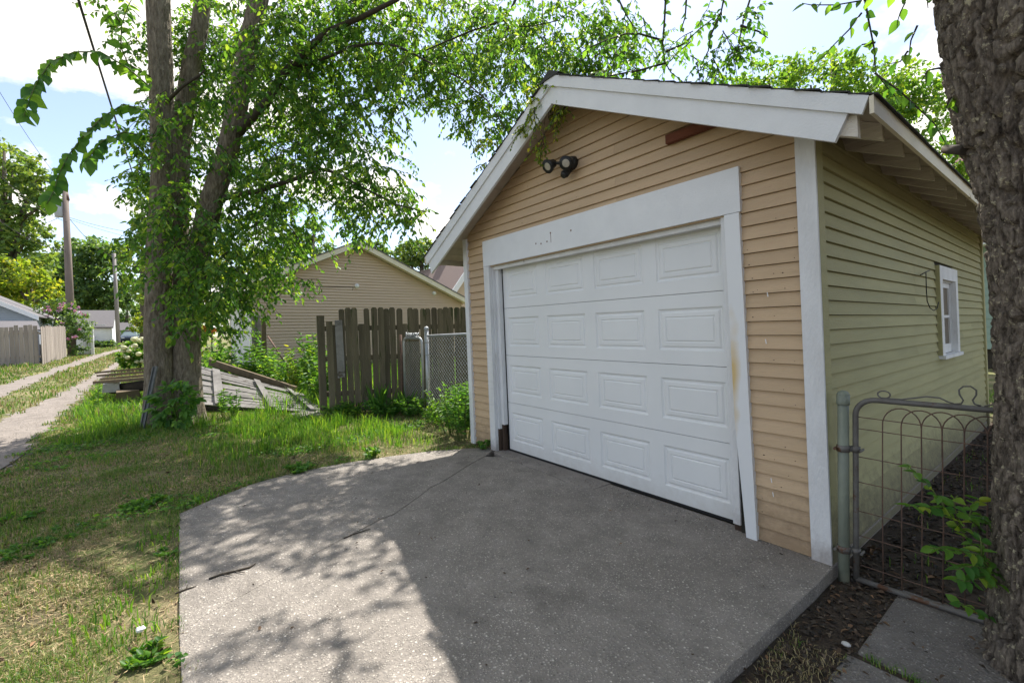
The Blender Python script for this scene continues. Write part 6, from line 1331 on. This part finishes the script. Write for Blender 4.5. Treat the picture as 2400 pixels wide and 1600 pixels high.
# broad leaved ground cover in patches
x, y = scatter(60000, -8, 2.6, -4.6, .5); k = ~inpoly(x, y, SLP) & ~on_track(x, y, .05) & ~((x > -.62) & (y > -.03)) & ~((x > 1.9) & (y < -2.9)) & (vnoise(x, y, 3.2, 31)+.7*vnoise(x, y, 9, 32) > .62)
x, y = x[k], y[k]; n = len(x); P = np.stack([x, y, ground_h(x, y)+NR.uniform(.004, .045, n)], -1); L = NR.uniform(.014, .036, n)*(1+.05*np.hypot(x-4, y+3))
add_gc = link('ground_ivy', mesh_np('ground_ivy', *leaf_geo(P, NR.normal(size=(n, 3))*np.array([1, 1, .2]), NR.normal(size=(n, 3))*.45+np.array([0, 0, 1.0]), L, L*.75)), MAT['leaf_big']); tag(add_gc, 'low broad leaved ground cover patches in the lawn', kind='stuff')
# alley median and verges
x, y = scatter(150000, -48, -6, -10.5, -2.6); dist = np.hypot(x-CAMP[0], y-CAMP[1]); keep = (NR.uniform(0, 1, len(x)) < np.clip(9/dist, .12, 1)) & ~on_track(x, y, .02) & ~((x < -23.4) & (y < -7.1)) & ~((x < -12) & (x > -18.6) & (y > -.75)); keep &= NR.uniform(0, 1, len(x)) < .75-.3*vnoise(x, y, 2, 41)
x, y = x[keep], y[keep]; dist = np.hypot(x-CAMP[0], y-CAMP[1]); h = NR.uniform(.04, .10, len(x))*(1+.7*np.clip(vnoise(x, y, 3, 42), -.5, 1))*(1+1.2*(y > -4.1)+.9*((y < -7.3))); dry = NR.uniform(0, 1, len(x)) < .36+.2*vnoise(x, y, 1.3, 43)
for d_, nm, lb, mt in ((~dry, 'grass', 'green grass on the alley median and verges', 'grass'), (dry, 'dry_grass', 'dry grass on the alley median and verges', 'straw')):
    grass_obj(nm, lb, x[d_], y[d_], h[d_], .004+.0011*dist[d_], mt)
# rank growth between fence, planks and tan garage
x, y = scatter(26000, -11.9, -4.3, -1.9, 6); k = ~((x > -5.0+.4*y) & (y > .0)) & (y > -1.7-.0*x); x, y = x[k], y[k]
grass_obj('rank_grass', 'rank grass growing before the tan garage', x, y, NR.uniform(.12, .45, len(x)), NR.uniform(.008, .016, len(x)), 'weed', .6)
x, y = scatter(9000, -11, -6.2, -4.2, -1.8); grass_obj('rank_grass', 'rank grass around the lumber stack', x, y, NR.uniform(.08, .30, len(x)), NR.uniform(.008, .014, len(x)), 'weed', .7)
# rear lawn on the right
x, y = scatter(16000, 2.8, 10, 6.1, 15); k = ~((y > 8.5) & (y < 9.8) & (x > 4.5)); x, y = x[k], y[k]
grass_obj('grass', 'sunlit yard grass behind the garage', x, y, NR.uniform(.04, .09, len(x)), np.full(len(x), .014), 'grass')
x, y = scatter(1500, 3.2, 4.9, .3, 6.2); k = vnoise(x, y, 4, 51) > .1; x, y = x[k], y[k]; grass_obj('grass', 'sparse grass in the shaded side yard', x, y, NR.uniform(.03, .07, len(x)), np.full(len(x), .006), 'grass')
x, y = scatter(2600, 3.22, 3.46, -2.4, .15); k = vnoise(x, y, 6, 52) > -.1; x, y = x[k], y[k]; grass_obj('dry_grass', 'thin dry grass in the strip between driveway and path', x, y, NR.uniform(.015, .045, len(x)), np.full(len(x), .0035), 'straw', 1.0)
x, y = scatter(900, 3.22, 3.46, -2.4, .0); k = vnoise(x, y, 7, 53) > .25; x, y = x[k], y[k]; grass_obj('grass', 'sparse green grass in the strip between driveway and path', x, y, NR.uniform(.015, .04, len(x)), np.full(len(x), .0035), 'grass', .8)
x = NR.uniform(3.5, 4.5, 420); y = -.635+NR.normal(size=420)*.012; grass_obj('grass', 'grass sprouting from the joint between the path slabs', x, y, NR.uniform(.015, .05, 420), np.full(420, .0035), 'grass', .9, np.full(420, -.07))
# leaf litter
def litter(name, label, x, y, z, smin, smax, mt='litter', flat=.25):
    n = len(x); P = np.stack([x, y, z+NR.uniform(.003, .012, n)], -1); L = NR.uniform(smin, smax, n)
    o = link(name, mesh_np(name, *leaf_geo(P, NR.normal(size=(n, 3))*np.array([1, 1, flat*.6]), NR.normal(size=(n, 3))*flat+np.array([0, 0, 1.0]), L, L*NR.uniform(.25, .6, n), .3, .2)), MAT[mt]); return tag(o, label, kind='stuff')
x, y = scatter(11000, 3.2, 4.9, -.0, 6.3); k = y > -.2; litter('leaf_litter', 'brown dead leaves covering the shaded side yard', x[k], y[k], ground_h(x[k], y[k]), .012, .05, 'litter_dark')
x, y = scatter(900, 3.2, 4.8, 0, 5); litter('leaf_litter', 'newer brown leaves lying on the dark side yard litter', x, y, ground_h(x, y)+.004, .02, .055)
x, y = scatter(350, 3.22, 3.48, -2.6, .2); litter('leaf_litter', 'newer brown leaves in the strip beside the driveway edge', x, y, ground_h(x, y)+.004, .015, .045)
x, y = scatter(1400, 3.22, 3.48, -2.6, .2); litter('leaf_litter', 'dead leaves in the strip beside the driveway edge', x, y, ground_h(x, y), .012, .04, 'litter_dark')
x, y = scatter(5200, -6, 2.4, -4.4, .1); k = ~inpoly(x, y, SLP) & ~((x > -.6) & (y > -.03)) & (NR.uniform(0, 1, len(x)) < .35+.65*np.exp(-((x-.6)/1.6)**2)); x, y = x[k], y[k]; litter('leaf_litter', 'dead leaves and chaff in the worn lawn', x, y, ground_h(x, y), .012, .045)
x, y = scatter(70, -.4, 3.1, -2.9, -.05); litter('leaf_litter', 'few crumpled brown leaves on the driveway', x, y, np.zeros(70), .012, .03, flat=.5)
x, y = scatter(260, -.3, 2.8, -.16, .02); litter('leaf_litter', 'crumbs of dead leaves along the door apron', x, y, np.full(260, .002), .006, .016)
x, y = scatter(120, 3.5, 4.5, -1.8, .1); litter('leaf_litter', 'brown leaves on the dark path slabs', x, y, np.full(120, -.052), .012, .04)
# pale grit on soil and gravel stones in the tracks
x, y = scatter(9000, -12, 0, -7.6, -4.2); k = on_track(x, y, .02); x, y = x[k], y[k]; n = len(x); s = NR.uniform(.004, .013, n); A = rnd_unit(n); V = []; 
P = np.stack([x, y, gh(x)+.008], -1); e1 = np.stack([np.cos(x*99), np.sin(x*99), 0*x], -1); e2 = np.stack([-np.sin(x*99), np.cos(x*99), 0*x], -1); s = s[:, None]
V = np.stack([P+e1*s, P+e2*s*.8, P-e1*s, P-e2*s*.7, P+np.array([0, 0, 1.0])*s*.8], 1).reshape(-1, 3); b = (np.arange(n)*5)[:, None]
tag(link('gravel_stones', mesh_np('gravel_stones', V, np.concatenate([b+np.array([[i, (i+1) % 4, 4]]) for i in range(4)], 0)), MAT['grit']), 'loose stones in the alley wheel tracks', kind='stuff')
# single small things
def gz(p): return Vector((p.x, p.y, 0.0))
def on0(px, py, z=0.0): d = ray(px, py); return Vector(CAMP+d*(z-CAMP[2])/d[2])
def twig_thing(pts, r, label, z=0.0, side=()):
    m = MB(); q = [on0(a, b, z)+Vector((0, 0, r)) for a, b in pts]; m.tube(q, [r]*(len(q)-1)+[r*.4], 6)
    for (i, px, py) in side: m.tube([q[i], on0(px, py, z)+Vector((0, 0, r*1.5))], [r*.7, r*.3], 5)
    tag(m.build('fallen_twig', MAT['twig']), label, 'twig', 'fallen twigs')
twig_thing([(490, 1358), (520, 1347), (550, 1340), (585, 1331), (600, 1322)], .006, 'forked dry twig lying across the sunlit left part of the driveway', 0, ((2, 575, 1345), (1, 545, 1350)))
twig_thing([(412, 1392), (436, 1382), (462, 1374)], .005, 'short curled twig at the left edge of the driveway', 0, ((1, 440, 1372),))
twig_thing([(-10, 1108), (30, 1085), (62, 1062), (82, 1048)], .007, 'long dead stick where the lawn meets the alley track', .0)
twig_thing([(806, 1262), (830, 1252), (868, 1240)], .004, 'thin twig beside the crack in the driveway', 0)
c = on0(330, 1478, .01); m = MB(); rr_ = random.Random(5)
for k in range(14): m.ball((c.x+rr_.uniform(-.014, .014), c.y+rr_.uniform(-.014, .014), .010+rr_.uniform(0, .012)), rr_.uniform(.006, .011), 5, 4, (rr_.uniform(.5, 1.2), rr_.uniform(.5, 1.2), rr_.uniform(.5, 1)))
tag(m.build('crumpled_paper', MAT['vinyl_white']), 'crumpled white paper scrap on the worn lawn beside the driveway', 'paper')
c = on0(1983, 1511, -.05); tag(MB().ball((c.x, c.y, -.045), .016, 7, 5, (1.2, .9, .6)).build('pebble', MAT['stone']), 'white pebble on the near edge of the dark path', 'stone')
p = on0(2050, 1290, -.06); n = 7
P = np.tile(np.array([p.x, p.y, -.05]), (n, 1)); L = np.full(n, .055); lf = link('dead_leaf', mesh_np('dead_leaf', *leaf_geo(P, rnd_unit(n)*np.array([1, 1, .3]), rnd_unit(n)*.4+np.array([0, 0, 1.0]), L, L*.5, .4, .3)), MAT['litter']); tag(lf, 'large curled brown leaf on the dark soil behind the gate', 'leaf')
